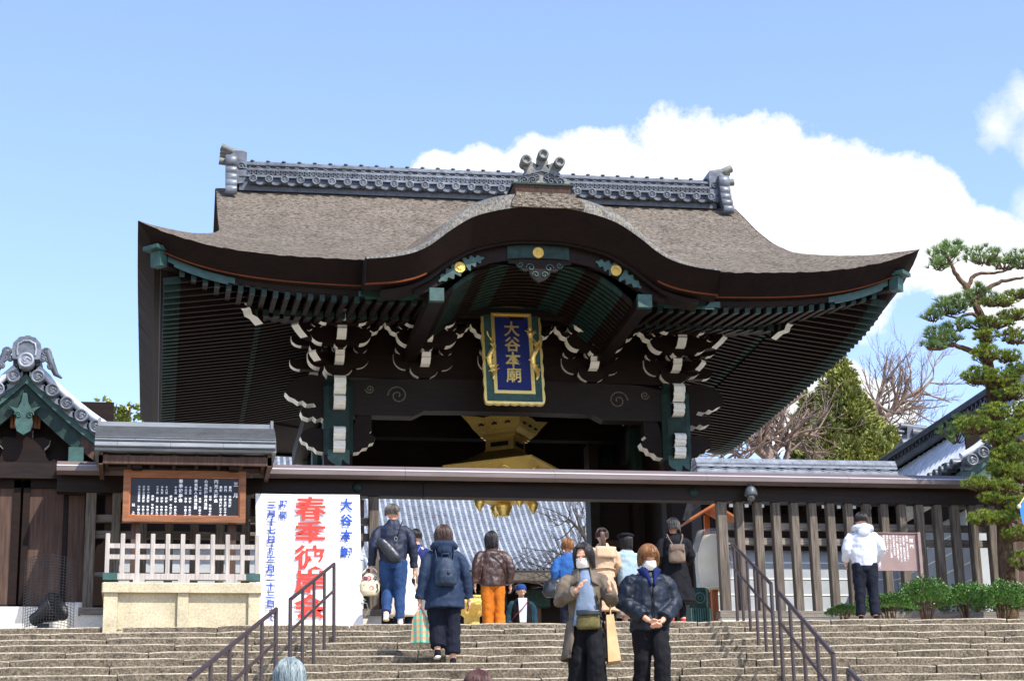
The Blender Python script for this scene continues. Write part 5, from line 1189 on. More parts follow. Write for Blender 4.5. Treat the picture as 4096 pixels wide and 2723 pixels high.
# ------------------------------------------------------------------ people
fold_tex = bpy.data.textures.new('cloth_folds', 'CLOUDS'); fold_tex.noise_scale = .10; fold_tex.noise_depth = 1
hair_tex = bpy.data.textures.new('hair_clumps', 'CLOUDS'); hair_tex.noise_scale = .03; hair_tex.noise_depth = 2
def grown(name, mb, mat_, parent, voxel=.012, sm=3, disp=0, tex=None):
    o = mb.build(name, [mat_] if not isinstance(mat_, list) else mat_, parent, True)
    m = o.modifiers.new('remesh', 'REMESH'); m.mode = 'VOXEL'; m.voxel_size = voxel; m.use_smooth_shade = True
    if sm: s_ = o.modifiers.new('smooth', 'SMOOTH'); s_.iterations = sm; s_.factor = .5
    if disp: d = o.modifiers.new('folds', 'DISPLACE'); d.texture = tex or fold_tex; d.strength = disp; d.mid_level = .5; d.texture_coords = 'LOCAL'
    return o
def cloth(name, c, c2=None, rough=.85, bump=.35, spec=.2, sheen=0):
    c = srgb(c); c2 = srgb(c2) if c2 else tuple(v*1.2 for v in c)
    c2 = tuple(a*.5+b_*.5 for a, b_ in zip(c, c2)); return pm(name, c, c2, 5, rough, bump, 14, (1, 1, .4), spec=spec, big=.06, bdist=.04, sheen=sheen, obj=True, detail=2)
def hairm(name, c, c2): return pm(name, srgb(c), srgb(c2), 40, .42, .8, 70, (1, 1, .12), spec=.5, big=.15, bdist=.006, obj=True)
def er(z, rx, ry, cy=0, cx=0, n=18): return [Vector((cx+rx*math.cos(t), cy+ry*math.sin(t), z)) for t in [2*math.pi*k/n for k in range(n)]]
def L3(a, b, t): return Vector(a).lerp(Vector(b), t)
class Person:
    def __init__(s, label, loc, rz, H, group=None, lean=0, legs=None, arms=None, head=(0, 0), width=1.0):
        s.H = H; s.root = thing('person', label, 'person', loc, rz, group); s.lean = lean; width = 1+(width-1)*.5; s.w = width*.95
        v = lambda x, y, z: Vector((x*H, y*H, z*H))
        ly = lambda z: max(0, z-.5)*lean
        s.sh = [v(-.108*width, ly(.815), .812), v(.108*width, ly(.815), .812)]
        s.hip = [v(-.05, 0, .51), v(.05, 0, .51)]
        legs = legs or [((-.055, .0, .28), (-.06, -.02, .045)), ((.055, .0, .28), (.06, -.02, .045))]
        s.knee = [v(*legs[0][0]), v(*legs[1][0])]; s.ank = [v(*legs[0][1]), v(*legs[1][1])]
        arms = arms or [((-.155, -.015, .645), (-.165, .02, .49)), ((.155, -.015, .645), (.165, .02, .49))]
        s.elb = [v(*arms[0][0]), v(*arms[1][0])]; s.wri = [v(*arms[0][1]), v(*arms[1][1])]
        s.hand_dir = [None, None]
        s.nod, s.turn = head
        s.neck = v(0, ly(.85)+.0, .845); s.hc = v(0, ly(.93)+.012+.03*s.nod, .925-.01*abs(s.nod)); s.HR = .0635*H
        s.HM = Matrix.Translation(s.hc) @ Matrix.Rotation(s.turn, 4, 'Z') @ Matrix.Rotation(-s.nod, 4, 'X')
    def body(s, skin_=None, bare_leg=False):
        H = s.H; b = MB(); R = s.HR
        for i in (0, 1):
            b.tube([s.hip[i], s.knee[i], s.ank[i]], [.058*H, .036*H, .023*H], 10); b.tube([s.ank[i], s.ank[i]+Vector((0, .07*H, -.028*H))], [.022*H, .018*H], 8)
            b.tube([s.sh[i]*.97+Vector((0, 0, -.01*H)), s.elb[i], s.wri[i]], [.03*H, .023*H, .017*H], 10)
            d = s.hand_dir[i] or (s.wri[i]-s.elb[i]).normalized()*.6+Vector((0, .25, -.5)); d.normalize()
            sx = -1 if i == 0 else 1; n_ = Vector((sx*.9, .1, 0)); n_ = (n_-d*n_.dot(d)).normalized(); a = d.cross(n_).normalized()   # palm normal n_, across a
            if a.y < 0: a = -a
            p = s.wri[i]; k = H/1.65
            b.tube([p-d*.01, p+d*.03*k, p+d*.085*k], [.021*k, .026*k, .028*k], 8, 0, True, True, .8)
            for f, (o_, ln) in enumerate(((-.027, .062), (-.010, .075), (.008, .078), (.025, .068))):
                q = p+d*.078*k+a*o_*k; cur = -n_*.3
                b.tube([q-d*.02, q+(d+cur*.3).normalized()*ln*.5*k, q+(d+cur*1.2).normalized()*ln*k], [.0095*k, .009*k, .007*k], 6)
            q = p+d*.025*k+a*.024*k; b.tube([p+d*.015*k, q+(d*.5+a*.7).normalized()*.03*k, q+(d*.9+a*.5-n_*.2).normalized()*.062*k], [.013*k, .011*k, .008*k], 6)
        b.rings([er(.47*H, .075*H, .055*H), er(.52*H, .08*H, .06*H), er(.60*H, .065*H, .05*H, s.neck.y*.3), er(.70*H, .08*H, .055*H, s.neck.y*.6), er(.79*H, .095*H, .055*H, s.neck.y*.9), er(.83*H, .07*H, .045*H, s.neck.y), er(.845*H, .03*H, .03*H, s.neck.y)], 0)
        b.tube([s.neck-Vector((0, 0, .03*H)), s.hc-Vector((0, .008*H, .02*H))], .031*H, 10)
        M = s.HM; hb = MB()
        hb.ball((0, -.06*R, .18*R), R*.98, 0, 16, .86, 1.08, 1.0); hb.ball((0, .30*R, -.30*R), R*.62, 0, 14, .92, .95, 1.15); hb.ball((0, .45*R, -.72*R), R*.30, 0, 10, 1.25, 1, .8)
        hb.tube([(0, .98*R, .08*R), (0, 1.12*R, -.2*R), (0, 1.02*R, -.3*R)], [.08*R, .13*R, .1*R], 8); hb.ball((0, .88*R, -.58*R), R*.12, 0, 8, 1.9, 1, .6); hb.ball((0, .92*R, .24*R), R*.14, 0, 8, 4.2, .8, .6)
        for sx in (-1, 1): hb.ball((sx*.86*R, -.05*R, -.05*R), R*.24, 0, 8, .4, .8, 1.2)
        b.add([M @ p for p in hb.v], hb.f, 0, True)
        s.bodyo = grown('body', b, skin_ or skin, s.root, .0075, 2); return s
    def eyes(s, glasses=False):
        R = s.HR; b = MB()
        for sx in (-1, 1): b.ball(s.HM @ Vector((sx*.34*R, .90*R, .02*R)), .055*R, 0, 8, 1.6, .7, .4); b.bar(s.HM @ Vector((sx*.18*R, .95*R, .24*R)), s.HM @ Vector((sx*.55*R, .85*R, .22*R)), .03*R, .03*R)
        b.build('eyes', [black], s.root)
        if glasses:
            b = MB()
            for sx in (-1, 1): b.tube([s.HM @ Vector((sx*.36*R+.27*R*math.cos(t), 1.06*R, -.02*R+.2*R*math.sin(t))) for t in [k*.4 for k in range(17)]], .012*R, 5); b.tube([s.HM @ Vector((sx*.62*R, 1.04*R, .02*R)), s.HM @ Vector((sx*.9*R, .1*R, .05*R))], .012*R, 5)
            b.tube([s.HM @ Vector((-.1*R, 1.08*R, 0)), s.HM @ Vector((.1*R, 1.08*R, 0))], .022*R, 5); b.build('glasses', [black], s.root)
        return s
    def mask(s):
        R = s.HR; b = MB()
        def f(u, v):
            a = (u-.5)*2.1; z = -.02-.98*v; k = 1.0+.16*math.sin(math.pi*min(1, v*1.1))*math.cos(a); w = .78-.12*max(0, v-.6)
            return s.HM @ Vector((math.sin(a)*R*w*1.02, (math.cos(a)*.86+.16)*R*k+.02*R, z*R+.015*R*math.sin(v*16)))
        b.grid(f, 16, 14)
        for sx in (0, 1):
            for v in (.1, .85): b.tube([f(sx, v), s.HM @ Vector(((sx*2-1)*.92*R, -.02*R, -.05*R))], .018*R, 4)
        o = b.build('face_mask', [white], s.root); m = o.modifiers.new('solid', 'SOLIDIFY'); m.thickness = .004; return s
    def top(s, mat_, hem=.47, hemr=(.105, .078), chest=(.118, .078), waist=None, sleeve=(.047, .04, .034), cuff=.0, collar=None, name='jacket', disp=.03, longc=None, open_=False, sm=3, vox=.013):
        H = s.H; b = MB(); ny = s.neck.y; w = s.w; waist = waist or tuple((a+c)/2 for a, c in zip(hemr, chest))
        ly = lambda z: ny*max(0, (z-.5)/.35)
        R = [er(hem*H, hemr[0]*H*w, hemr[1]*H, 0)]
        if hem < .44: R.append(er(.5*H, (hemr[0]*.62+waist[0]*.38)*H*w, (hemr[1]*.62+waist[1]*.38)*H, 0))
        R += [er(.60*H, waist[0]*H*w, waist[1]*H, ly(.6)), er(.72*H, chest[0]*H*w, chest[1]*H, ly(.72)), er(.785*H, chest[0]*.93*H*w, chest[1]*.93*H, ly(.785)), er(.818*H, .080*H*w, .056*H, ly(.82)), er(.845*H, .055*H, .046*H, ny), er((.87 if collar else .852)*H, .043*H, .043*H, ny)]
        b.rings(R, 0, True)
        for i in (0, 1):
            e = s.wri[i].lerp(s.elb[i], -cuff) if cuff < 0 else s.wri[i].lerp(s.elb[i], cuff)
            sh0 = s.sh[i]*.70+Vector((0, ny*.3, .812*H*.30-.018*H))
            b.tube([sh0, s.sh[i]*.93+Vector((0, ny*.07, .812*H*.07-.036*H)), s.sh[i].lerp(s.elb[i], .5), s.elb[i], s.elb[i].lerp(e, .5), e], [.034*H, sleeve[0]*H*.9, sleeve[0]*H*.9, sleeve[1]*H*.9, (sleeve[1]+sleeve[2])*.45*H, sleeve[2]*H*.95], 12)
        s.topo = grown(name, b, mat_, s.root, vox, sm, disp); return s
    def hood(s, mat_):
        H = s.H; ny = s.neck.y; b = MB()
        b.tube([Vector((.075*H*math.cos(t), ny-.02*H+.055*H*math.sin(t), .845*H-.012*H*math.sin(t))) for t in [math.pi*.1-k*math.pi*1.2/10 for k in range(11)]], [.022*H]+[.03*H]*9+[.022*H], 8)
        b.ball((0, ny-.075*H, .815*H), .05*H, 0, 10, 1.2, .55, 1.1); grown('hood', b, mat_, s.root, .012, 3, .02); return s
    def pants(s, mat_, thigh=.066, knee=.05, ankle=.042, hem=None, name='trousers', disp=.028):
        H = s.H; b = MB()
        b.rings([er(.455*H, .088*H, .068*H), er(.50*H, .094*H, .075*H), er(.56*H, .085*H, .066*H), er(.60*H, .078*H, .06*H)], 0)
        for i in (0, 1):
            e = s.ank[i].lerp(s.knee[i], .06) if hem is None else s.ank[i].lerp(s.knee[i], hem)
            b.tube([s.hip[i]+Vector((0, 0, .02*H)), s.hip[i].lerp(s.knee[i], .4), s.knee[i], s.knee[i].lerp(e, .6), e], [thigh*H, thigh*.95*H, knee*H, (knee*.4+ankle*.6)*H, ankle*H], 12)
        grown(name, b, mat_, s.root, .013, 2, disp); return s
    def skirt(s, mat_, z0, z1, r0, r1, name='skirt', disp=.03, pleats=9):
        H = s.H; b = MB(); R = []
        for k in range(9):
            t = k/8; z = (z0+(z1-z0)*t)*H; n = 60
            R.append([Vector(((r0[0]+(r1[0]-r0[0])*t)*H*math.cos(a)*(1+.06*t*math.sin(a*pleats)), (r0[1]+(r1[1]-r0[1])*t)*H*math.sin(a)*(1+.06*t*math.sin(a*pleats+1)), z)) for a in [2*math.pi*j/n for j in range(n)]])
        b.rings(R, 0, True, True); grown(name, b, mat_, s.root, .014, 1, disp); return s
    def shoes(s, mat_, sole=None, size=1.0):
        H = s.H
        for i in (0, 1):
            a = s.ank[i]; g = a.z-.045*H; b = MB(); k = H/1.65*size
            up = .0 if abs(g) < .02 else 0
            b.tube([a+Vector((0, -.03*k, -.035*k)), a+Vector((0, .02*k, -.03*k)), a+Vector((0, .10*k, -.05*k)), a+Vector((0, .17*k, -.058*k))], [.036*k, .04*k, .038*k, .022*k], 10, 0, True, True, .85)
            b.tube([a+Vector((0, -.005*k, .02*k)), a+Vector((0, 0, -.04*k))], [.036*k, .04*k], 10)
            o = grown('shoe', b, mat_, s.root, .009, 2)
            b = MB(); b.tube([a+Vector((0, -.05*k, -.066*k)), a+Vector((0, .04*k, -.066*k)), a+Vector((0, .11*k, -.068*k)), a+Vector((0, .185*k, -.066*k))], [.033*k, .039*k, .042*k, .02*k], 10, 0, True, True, .35); b.build('sole', [sole or white], o)
        return s
    def hair(s, mat_, length=.6, fringe=62, opening=58, vol=1.1, n=190, seed=1, tail=None, flick=0):
        """strands from the crown; length below the crown centre in head radii"""
        R = s.HR; r = random.Random(seed); b = MB(); c0 = Vector((0, -.06*R, .18*R))
        cap = MB()
        def surf(ph, th, k=1.0): return c0+Vector((.86*math.sin(th)*math.sin(ph), 1.08*math.sin(th)*math.cos(ph), math.cos(th)))*R*vol*k
        def edge(ph): a = abs((ph+math.pi) % (2*math.pi)-math.pi); return (fringe if a < math.radians(opening) else fringe+(115-fringe)*min(1, (a-math.radians(opening))/.5))*math.pi/180
        cap.grid(lambda u, v: s.HM @ surf(u*2*math.pi, v*edge(u*2*math.pi), .975), 28, 10); 
        b.add(cap.v, cap.f, 0, True)
        for i in range(int(n*2.2)):
            ph = r.random()*2*math.pi; a = abs((ph+math.pi) % (2*math.pi)-math.pi); front = a < math.radians(opening)
            the = edge(ph)*r.uniform(.92, 1.04); k = r.uniform(.96, 1.10); th0 = r.uniform(.02, .35); tw_ = r.gauss(0, .16); pts = []
            for j in range(7): t = th0+(the-th0)*j/6; pts.append(surf(ph+tw_*j/6+r.uniform(-.03, .03), min(t, math.pi*.52), k)-Vector((0, 0, max(0, t-math.pi*.52)*R*1.05)))
            if not front and length > .2:
                e = pts[-1]; ll = length*R*r.uniform(.85, 1.1)
                for j in range(1, 5): t = j/4; pts.append(e+Vector((e.x*(-.10*t+flick*t*t), e.y*(-.06*t+flick*t*t), -ll*t)))
            m_ = len(pts); b.tube([s.HM @ p for p in pts], [R*(.032 if j < m_-2 else .012)*r.uniform(.6, 1.2) for j in range(m_)], 4, 0, True)
        if tail:
            for i in range(60):
                p = Vector((r.gauss(0, .05)*R, -1.12*R, .45*R)); pts = [p, p+Vector((r.gauss(0, .1)*R, -.35*R, -.15*R)), p+Vector((r.gauss(0, .16)*R, -.42*R, -.9*R)), p+Vector((r.gauss(0, .2)*R, -.3*R, -tail*R*r.uniform(.75, 1))) ]
                b.tube([s.HM @ q for q in spline(pts, 3)], [R*.05]*9+[R*.02], 5)
        s.hairo = b.build('hair', [mat_], s.root, False); return s
    def item(s, name, label, cat, group=None):                # carried things stand on their own
        return thing(name, label, cat, s.root.location, s.root.rotation_euler.z, group)
    def strap(s, o, pts, w, mat_, name='strap'):
        b = MB(); q = spline(pts, 5); b.tube(q, w, 6, 0, True, True, .35); return b.build(name, [mat_], o)
def spot(x, y, Y, rz=0):
    """place by the crown of the head seen at photo point (x, y) and depth Y: location and height"""
    p = at(x, y, Y); z = tread(p); return Vector((p.x, p.y, z)), p.z-z
blackh = hairm('black_hair', '14110f', '2b2420'); brownh = hairm('dark_brown_hair', '2c1d16', '553c2e'); gingerh = hairm('light_brown_hair', '5c3618', '9c6a36'); greyh = hairm('greying_hair', '3a332e', '6a625a')
denim = cloth('blue_jeans', '20375c', '3a5a88', .85, .5); navy = cloth('navy_nylon', '10182c', '18233c', .6, .3, .4); blk_cl = cloth('black_cloth', '0d0d12', '1a1a20'); ink_cl = cloth('dark_navy_cloth', '10131f', '1b2030')
slate = cloth('slate_blue_cotton', '1c2a40', '2a3a52', .7); leather = cloth('brown_leather', '2e1c16', '553629', .38, .5, .55); orange_cl = cloth('orange_corduroy', 'a85a12', 'c97c26', .85, .4); cream = cloth('cream_cloth', 'd9c8b8', 'e8dccf'); beige = cloth('beige_trench', 'b89a7c', 'd0b496', .75, .35)
khaki = cloth('grey_brown_cotton', '5c5246', '857968', .75, .4); puff = cloth('dark_navy_puffer', '0e1724', '152130', .5, .3, .3); royal = cloth('royal_blue_fleece', '101d4a', '182a66'); sweater = cloth('blue_grey_sweater', '66768c', '8492a6'); hoodw = cloth('white_fleece', 'c3c8d2', 'd6dae2'); pale_denim = cloth('pale_denim', '8aa0ac', 'b0c4cc', .85, .4); mid_denim = cloth('mid_denim', '24508a', '3c6cac', .85, .4); greyp = cloth('grey_trousers', '6a6a6c', '88888a'); indigo = cloth('indigo_shirt', '1b2350', '2a3470')
bag_black = pm('black_bag_leather', srgb('14181e'), srgb('242a32'), 12, .4, .3, 50, spec=.5, bdist=.004, obj=True)
bag_navy = pm('navy_bag_nylon', srgb('16263a'), srgb('25384e'), 14, .6, .5, 40, bdist=.01, obj=True); bag_taupe = pm('taupe_suede', srgb('5c4c42'), srgb('786658'), 12, .85, .3, 50, obj=True); bag_olive = pm('olive_nylon', srgb('453f1c'), srgb('645c2c'), 12, .7, .4, 40, obj=True); kraft = pm('kraft_paper', srgb('b8976a'), srgb('cdae80'), 5, .8, .4, 7, bdist=.02, obj=True)

# --- man in navy jacket, arriving at the top step
loc, H = spot(905, 1160, 28.2)
m = Person('man in navy jacket and blue jeans with a sling bag, stepping onto the top step', loc, -.12, H, None, .05, [((-.05, .07, .29), (-.06, -.06, .085)), ((.05, .02, .28), (.055, .02, .045))], [((-.165, -.02, .645), (-.175, .0, .485)), ((.16, -.02, .645), (.17, .02, .47))], (0, -.5), 1.12)
m.body().top(navy, .50, (.108, .082), (.125, .082), None, (.05, .043, .037), 0, True).pants(denim, .07, .05, .04).shoes(pm('white_trainer', srgb('cfd2d6'), srgb('dcdfe2'), 9, .6)).hair(greyh, .1, 60, 70, 1.06, 160, 3)
it = m.item('sling_bag', 'black sling bag worn across the back of the man in navy', 'bag'); b = MB(); T = Matrix.Translation((-.07, -.185, .60*H)) @ Matrix.Rotation(-.72, 4, 'Y')
q = MB(); q.rings([er(-.21, .055, .04), er(-.16, .085, .055), er(0, .085, .055), er(.14, .07, .05), er(.21, .03, .03)], 0, True, True); b.add([T @ p for p in q.v], q.f, 0, True); grown('pouch', b, bag_black, it, .01, 2, .012)
m.strap(it, [(.07, -.165, .70*H), (.12, -.13, .80*H), (.13, -.02, .845*H), (.10, .08, .8*H)], .022, bag_black); b = MB(); b.tube([(.04+.02*math.cos(t), -.205, .685*H+.03*math.sin(t)) for t in [k*.5 for k in range(13)]], .006, 5); b.build('buckle_ring', [lead], it)
it = m.item('floral_bag', 'cream fabric bag with flower print hanging from the left hand of the man in navy', 'bag'); hx = m.wri[0]
b = MB(); b.rings([er(hx.z-.10, .05, .02, hx.y, hx.x-.02), er(hx.z-.14, .10, .04, hx.y, hx.x-.02), er(hx.z-.26, .15, .06, hx.y, hx.x-.03), er(hx.z-.36, .14, .06, hx.y, hx.x-.03), er(hx.z-.42, .10, .04, hx.y, hx.x-.03)], 0, True, True); bgo = grown('pouch', b, pm('cream_print_cloth', srgb('cbbf9c'), srgb('d8cdae'), 5, .85, .2, obj=True), it, .011, 2, .01)
fr_ = random.Random(4); pk = [black, pm('print_pink', srgb('c45a7a'), None, 5, .8), pm('print_grey', srgb('5a5a58'), None, 5, .8)]
for i in range(13):
    cx, cz = hx.x-.03+fr_.uniform(-.11, .11), hx.z-fr_.uniform(.16, .38); rr = fr_.uniform(.014, .028); b = MB()
    for k in range(6): a = k*1.047+i; b.ball((cx+rr*math.cos(a), hx.y-.062+abs(cx-hx.x+.03)*.22, cz+rr*math.sin(a)), rr*.5, 0, 6, 1, .35, 1)
    b.build('printed_flower', [pk[i % 3]], bgo)
b = MB(); b.tube([Vector((hx.x+.10*math.cos(t)-.02, hx.y, hx.z-.12+.10*math.sin(t))) for t in [.3+k*.25 for k in range(11)]], .008, 5); b.build('handle', [white], it)
# --- person in cream coat hidden behind him
loc, H = spot(928, 1225, 29.0)
m = Person('person in a long cream coat almost hidden behind the man in navy', loc, .1, max(1.5, H)); m.body().top(cream, .45, (.11, .085)).skirt(cream, .52, .16, (.10, .08), (.17, .12), 'coat_skirt').pants(ink_cl).shoes(cloth('tan_leather', '9a7458', 'b08a6a')).hair(brownh, .5, 60, 58, 1.1, 120, 5)
# --- boy in indigo shirt
loc, H = spot(957, 1218, 29.35)
m = Person('young man in indigo shirt and grey trousers between navy jacket and slate coat', loc, -.2, H, None, .03); m.body().top(indigo, .50, (.10, .075), (.115, .075), name='shirt').pants(greyp).shoes(blk_cl).hair(blackh, .1, 58, 66, 1.05, 150, 6)
it = m.item('cloth_tote', 'small cream tote bag carried by the young man in indigo', 'bag'); b = MB(); b.box(-.16, .10, -.15, -.10, .42*H, .60*H); grown('pouch', b, cream, it, .011, 2, .02); m.strap(it, [(-.05, -.14, .60*H), (.0, -.13, .72*H), (.08, -.08, .83*H)], .02, pm('blue_strap', srgb('5a74b8'), None, 6, .7))
# --- woman in slate coat with backpack, climbing
loc, H = spot(1022, 1203, 24.75)
m = Person('woman in slate blue hooded coat and backpack climbing the stairs', loc, -.05, min(H, 1.75), None, .05, [((-.05, .03, .27), (-.055, -.02, .10)), ((.05, .01, .27), (.055, .0, .045))], [((-.15, -.015, .64), (-.175, .0, .47)), ((.15, -.02, .645), (.172, .01, .475))], (0, 0), 1.05); H = m.H
m.body().top(slate, .40, (.15, .115), (.118, .082), (.122, .09), (.047, .041, .04), 0).hood(slate).pants(ink_cl, .07, .062, .055, .16).shoes(ink_cl).hair(brownh, .55, 60, 55, 1.14, 210, 7, None, .05)
it = m.item('backpack', 'dark blue nylon backpack worn by the woman in slate coat', 'backpack'); b = MB(); b.rings([er(.545*H, .10, .04, -.19), er(.56*H, .135, .07, -.19), er(.64*H, .135, .08, -.195), er(.72*H, .11, .07, -.185), er(.745*H, .07, .05, -.18)], 0, True, True); grown('pack', b, bag_navy, it, .011, 2, .012)
b = MB(); b.rings([er(.555*H, .085, .03, -.255), er(.60*H, .095, .045, -.262), er(.655*H, .09, .04, -.26), er(.67*H, .07, .02, -.25)], 0, True, True); grown('front_pocket', b, bag_navy, it, .010, 2, .008)
b = MB(); b.tube([(-.05, -.18, .745*H), (-.04, -.2, .775*H), (.04, -.2, .775*H), (.05, -.18, .745*H)], .010, 6); b.lathe([(0, -.006), (.02, -.006), (.022, 0)], (.03, -.308, .63*H), 12, 0, True, 'y'); b.build('grab_loop', [bag_navy], it)
for sx in (-1, 1): m.strap(it, [(sx*.10, -.15, .72*H), (sx*.115, -.09, .80*H), (sx*.11, .0, .835*H), (sx*.10, .1, .74*H)], .024, bag_navy)
it = m.item('plaid_bag', 'green, yellow and pink plaid shopping bag in the hand of the woman in slate coat', 'bag'); w = m.wri[0]
pmat = bpy.data.materials.new('plaid_print'); pmat.use_nodes = True; nt = pmat.node_tree; bs = nt.nodes['Principled BSDF']; bs.inputs['Roughness'].default_value = .35
gtc = nt.nodes.new('ShaderNodeTexCoord'); cols_ = []
for ax, c1, c2 in (('X', (.04, .30, .06, 1), (.62, .52, .02, 1)), ('Z', (.01, .30, .42, 1), (.48, .05, .2, 1))):
    wv = nt.nodes.new('ShaderNodeTexWave'); wv.bands_direction = ax; wv.inputs['Scale'].default_value = 4.2; nt.links.new(gtc.outputs['Object'], wv.inputs['Vector']); rp = nt.nodes.new('ShaderNodeValToRGB'); rp.color_ramp.interpolation = 'CONSTANT'; rp.color_ramp.elements[0].color = c1; rp.color_ramp.elements[1].color = c2; rp.color_ramp.elements[1].position = .5; nt.links.new(wv.outputs[0], rp.inputs[0]); cols_.append(rp)
mxn = nt.nodes.new('ShaderNodeMix'); mxn.data_type = 'RGBA'; mxn.inputs[0].default_value = .5; nt.links.new(cols_[0].outputs[0], mxn.inputs[6]); nt.links.new(cols_[1].outputs[0], mxn.inputs[7]); nt.links.new(mxn.outputs[2], bs.inputs['Base Color'])
b = MB(); z1 = w.z-.14; b.rings([er(z1, .045, .02, w.y, w.x, 4), er(z1-.12, .10, .045, w.y, w.x, 8)[::2], er(z1-.40, .12, .06, w.y, w.x, 8)[::2]], 0, True); b.build('pouch', [pmat], it)
b = MB(); b.tube([(w.x-.03, w.y, z1), w+Vector((0, .02, -.075)), (w.x+.03, w.y, z1)], .008, 5); b.build('handle', [pm('print_pink', srgb('c45a7a'))], it)
# --- woman in leather jacket and orange trousers
loc, H = spot(1133, 1224, 29.3)
m = Person('woman with long black hair in brown leather jacket and orange trousers', loc, .05, H, None, .03, None, [((-.165, -.03, .655), (-.17, .0, .50)), ((.165, -.03, .655), (.172, .0, .50))], (.15, 0), 1.12); H = m.H
m.body().top(leather, .47, (.118, .09), (.128, .088), (.125, .092), (.054, .05, .042), 0, True, disp=.035).pants(orange_cl, .068, .055, .052).shoes(blk_cl).hair(blackh, 1.15, 60, 55, 1.12, 230, 8)
it = m.item('shoulder_strap_bag', 'small black bag on a cross strap over the leather jacket', 'bag'); m.strap(it, [(-.02, -.165, .81*H), (.08, -.175, .76*H), (.19, -.14, .66*H), (.23, -.02, .58*H)], .016, bag_black); b = MB(); b.box(.21, .28, -.02, .14, .50*H, .60*H); grown('pouch', b, bag_black, it, .011, 2, .01)
# --- man with blue knit hat beyond the gate line, facing the stairs
loc, H = spot(1200, 1347, 33.2)
m = Person('man in blue knit hat, glasses and dark vest facing the stairs beyond the fence', loc, math.pi, H, None, .0, None, None, (.1, .1), 1.15); H = m.H
m.body().eyes(True).top(cloth('teal_sleeve', '17323c', '24485a'), .48, (.11, .085), (.12, .08), name='shirt').pants(ink_cl).shoes(blk_cl)
b = MB(); b.rings([er(.49*H, .125*H, .092*H), er(.62*H, .125*H, .09*H), er(.75*H, .128*H, .088*H), er(.815*H, .10*H, .066*H), er(.845*H, .055*H, .05*H)], 0); grown('vest', b, blk_cl, m.root, .013, 3, .02)
b = MB(); b.prism([(-.075, .835*H), (.075, .835*H), (.055, .55*H), (-.055, .55*H)], .086*H, .094*H); b.build('tee_shirt', [cloth('white_tee', 'c8ccd8', 'd8dce6')], m.root)
b = MB(); R = m.HR; b.lathe([(R*1.0, .12*R), (R*1.08, .2*R), (R*1.10, .45*R), (R*1.02, .9*R), (R*.7, 1.25*R), (R*.2, 1.36*R)], m.hc+Vector((0, -.04*R, 0)), 20, 0, True, 'z', True, .9, 1.08); grown('knit_hat', b, cloth('blue_knit', '1c3a74', '2a4c90'), m.root, .009, 1, .006)
it = m.item('red_strap_bag', 'dark bag on a thin red cross strap worn by the man in knit hat', 'bag'); m.strap(it, [(-.09, .14, .80*H), (.0, .165, .72*H), (.14, .15, .62*H), (.2, .06, .56*H)], .014, pm('red_strap', srgb('8a1c22'), None, 5, .7)); b = MB(); b.box(.16, .25, -.05, .10, .48*H, .57*H); grown('pouch', b, bag_black, it, .011, 2)
# --- woman in denim jacket
loc, H = spot(1308, 1240, 29.35)
m = Person('woman with ginger hair in blue denim jacket behind the grey-brown coat', loc, -.1, H, None, .05, None, [((-.15, -.02, .65), (-.16, .02, .50)), ((.15, 0, .65), (.15, .06, .52))]); H = m.H
m.body().top(mid_denim, .50, (.108, .082), (.118, .08)).pants(ink_cl).shoes(blk_cl).hair(gingerh, .35, 60, 58, 1.12, 170, 9)
it = m.item('dark_tote', 'large dark tote bag hanging beside the woman in denim', 'bag'); b = MB(); b.rings([er(.40*H, .10, .06, -.05, -.27), er(.46*H, .16, .09, -.05, -.26), er(.56*H, .13, .07, -.04, -.22), er(.60*H, .07, .03, -.03, -.2)], 0, True, True); grown('pouch', b, bag_black, it, .012, 2, .02); m.strap(it, [(-.2, -.03, .59*H), (-.19, -.03, .72*H), (-.16, 0, .82*H)], .012, bag_black)
# --- woman in beige trench coat
loc, H = spot(1388, 1216, 28.95)
m = Person('woman in beige trench coat with ponytail and black bow', loc, .12, H, None, .03, None, [((-.15, 0, .65), (-.14, .06, .52)), ((.155, .02, .65), (.12, .1, .56))], (.05, -.25)); H = m.H
m.body().top(beige, .44, (.112, .085), (.122, .082), (.10, .078)).skirt(beige, .58, .20, (.098, .078), (.145, .115), 'coat_skirt').pants(blk_cl).shoes(cloth('tan_leather', '9a7458')).hair(brownh, .1, 60, 56, 1.07, 170, 10, 2.7)
b = MB(); b.tube([Vector((.103*H*math.cos(t), .082*H*math.sin(t)+.002, .605*H+.004*math.sin(3*t))) for t in [2*math.pi*k/24 for k in range(25)]], .022, 6, 0, True, True, .5); b.build('belt', [beige], m.root)
b = MB(); b.grid(lambda u, v: Vector((-.16+.32*u, -.082*H*(1-.25*(2*u-1)**2)-.022-.012*v, .81*H-.17*v)), 10, 4); o = b.build('back_yoke', [beige], m.root); o.modifiers.new('solid', 'SOLIDIFY').thickness = .01
b = MB(); 
for sx in (-1, 1): b.ball(m.HM @ Vector((sx*.32*m.HR, -1.2*m.HR, .6*m.HR)), .3*m.HR, 0, 10, 1.1, .5, .75)
b.build('hair_bow', [blk_cl], m.root)
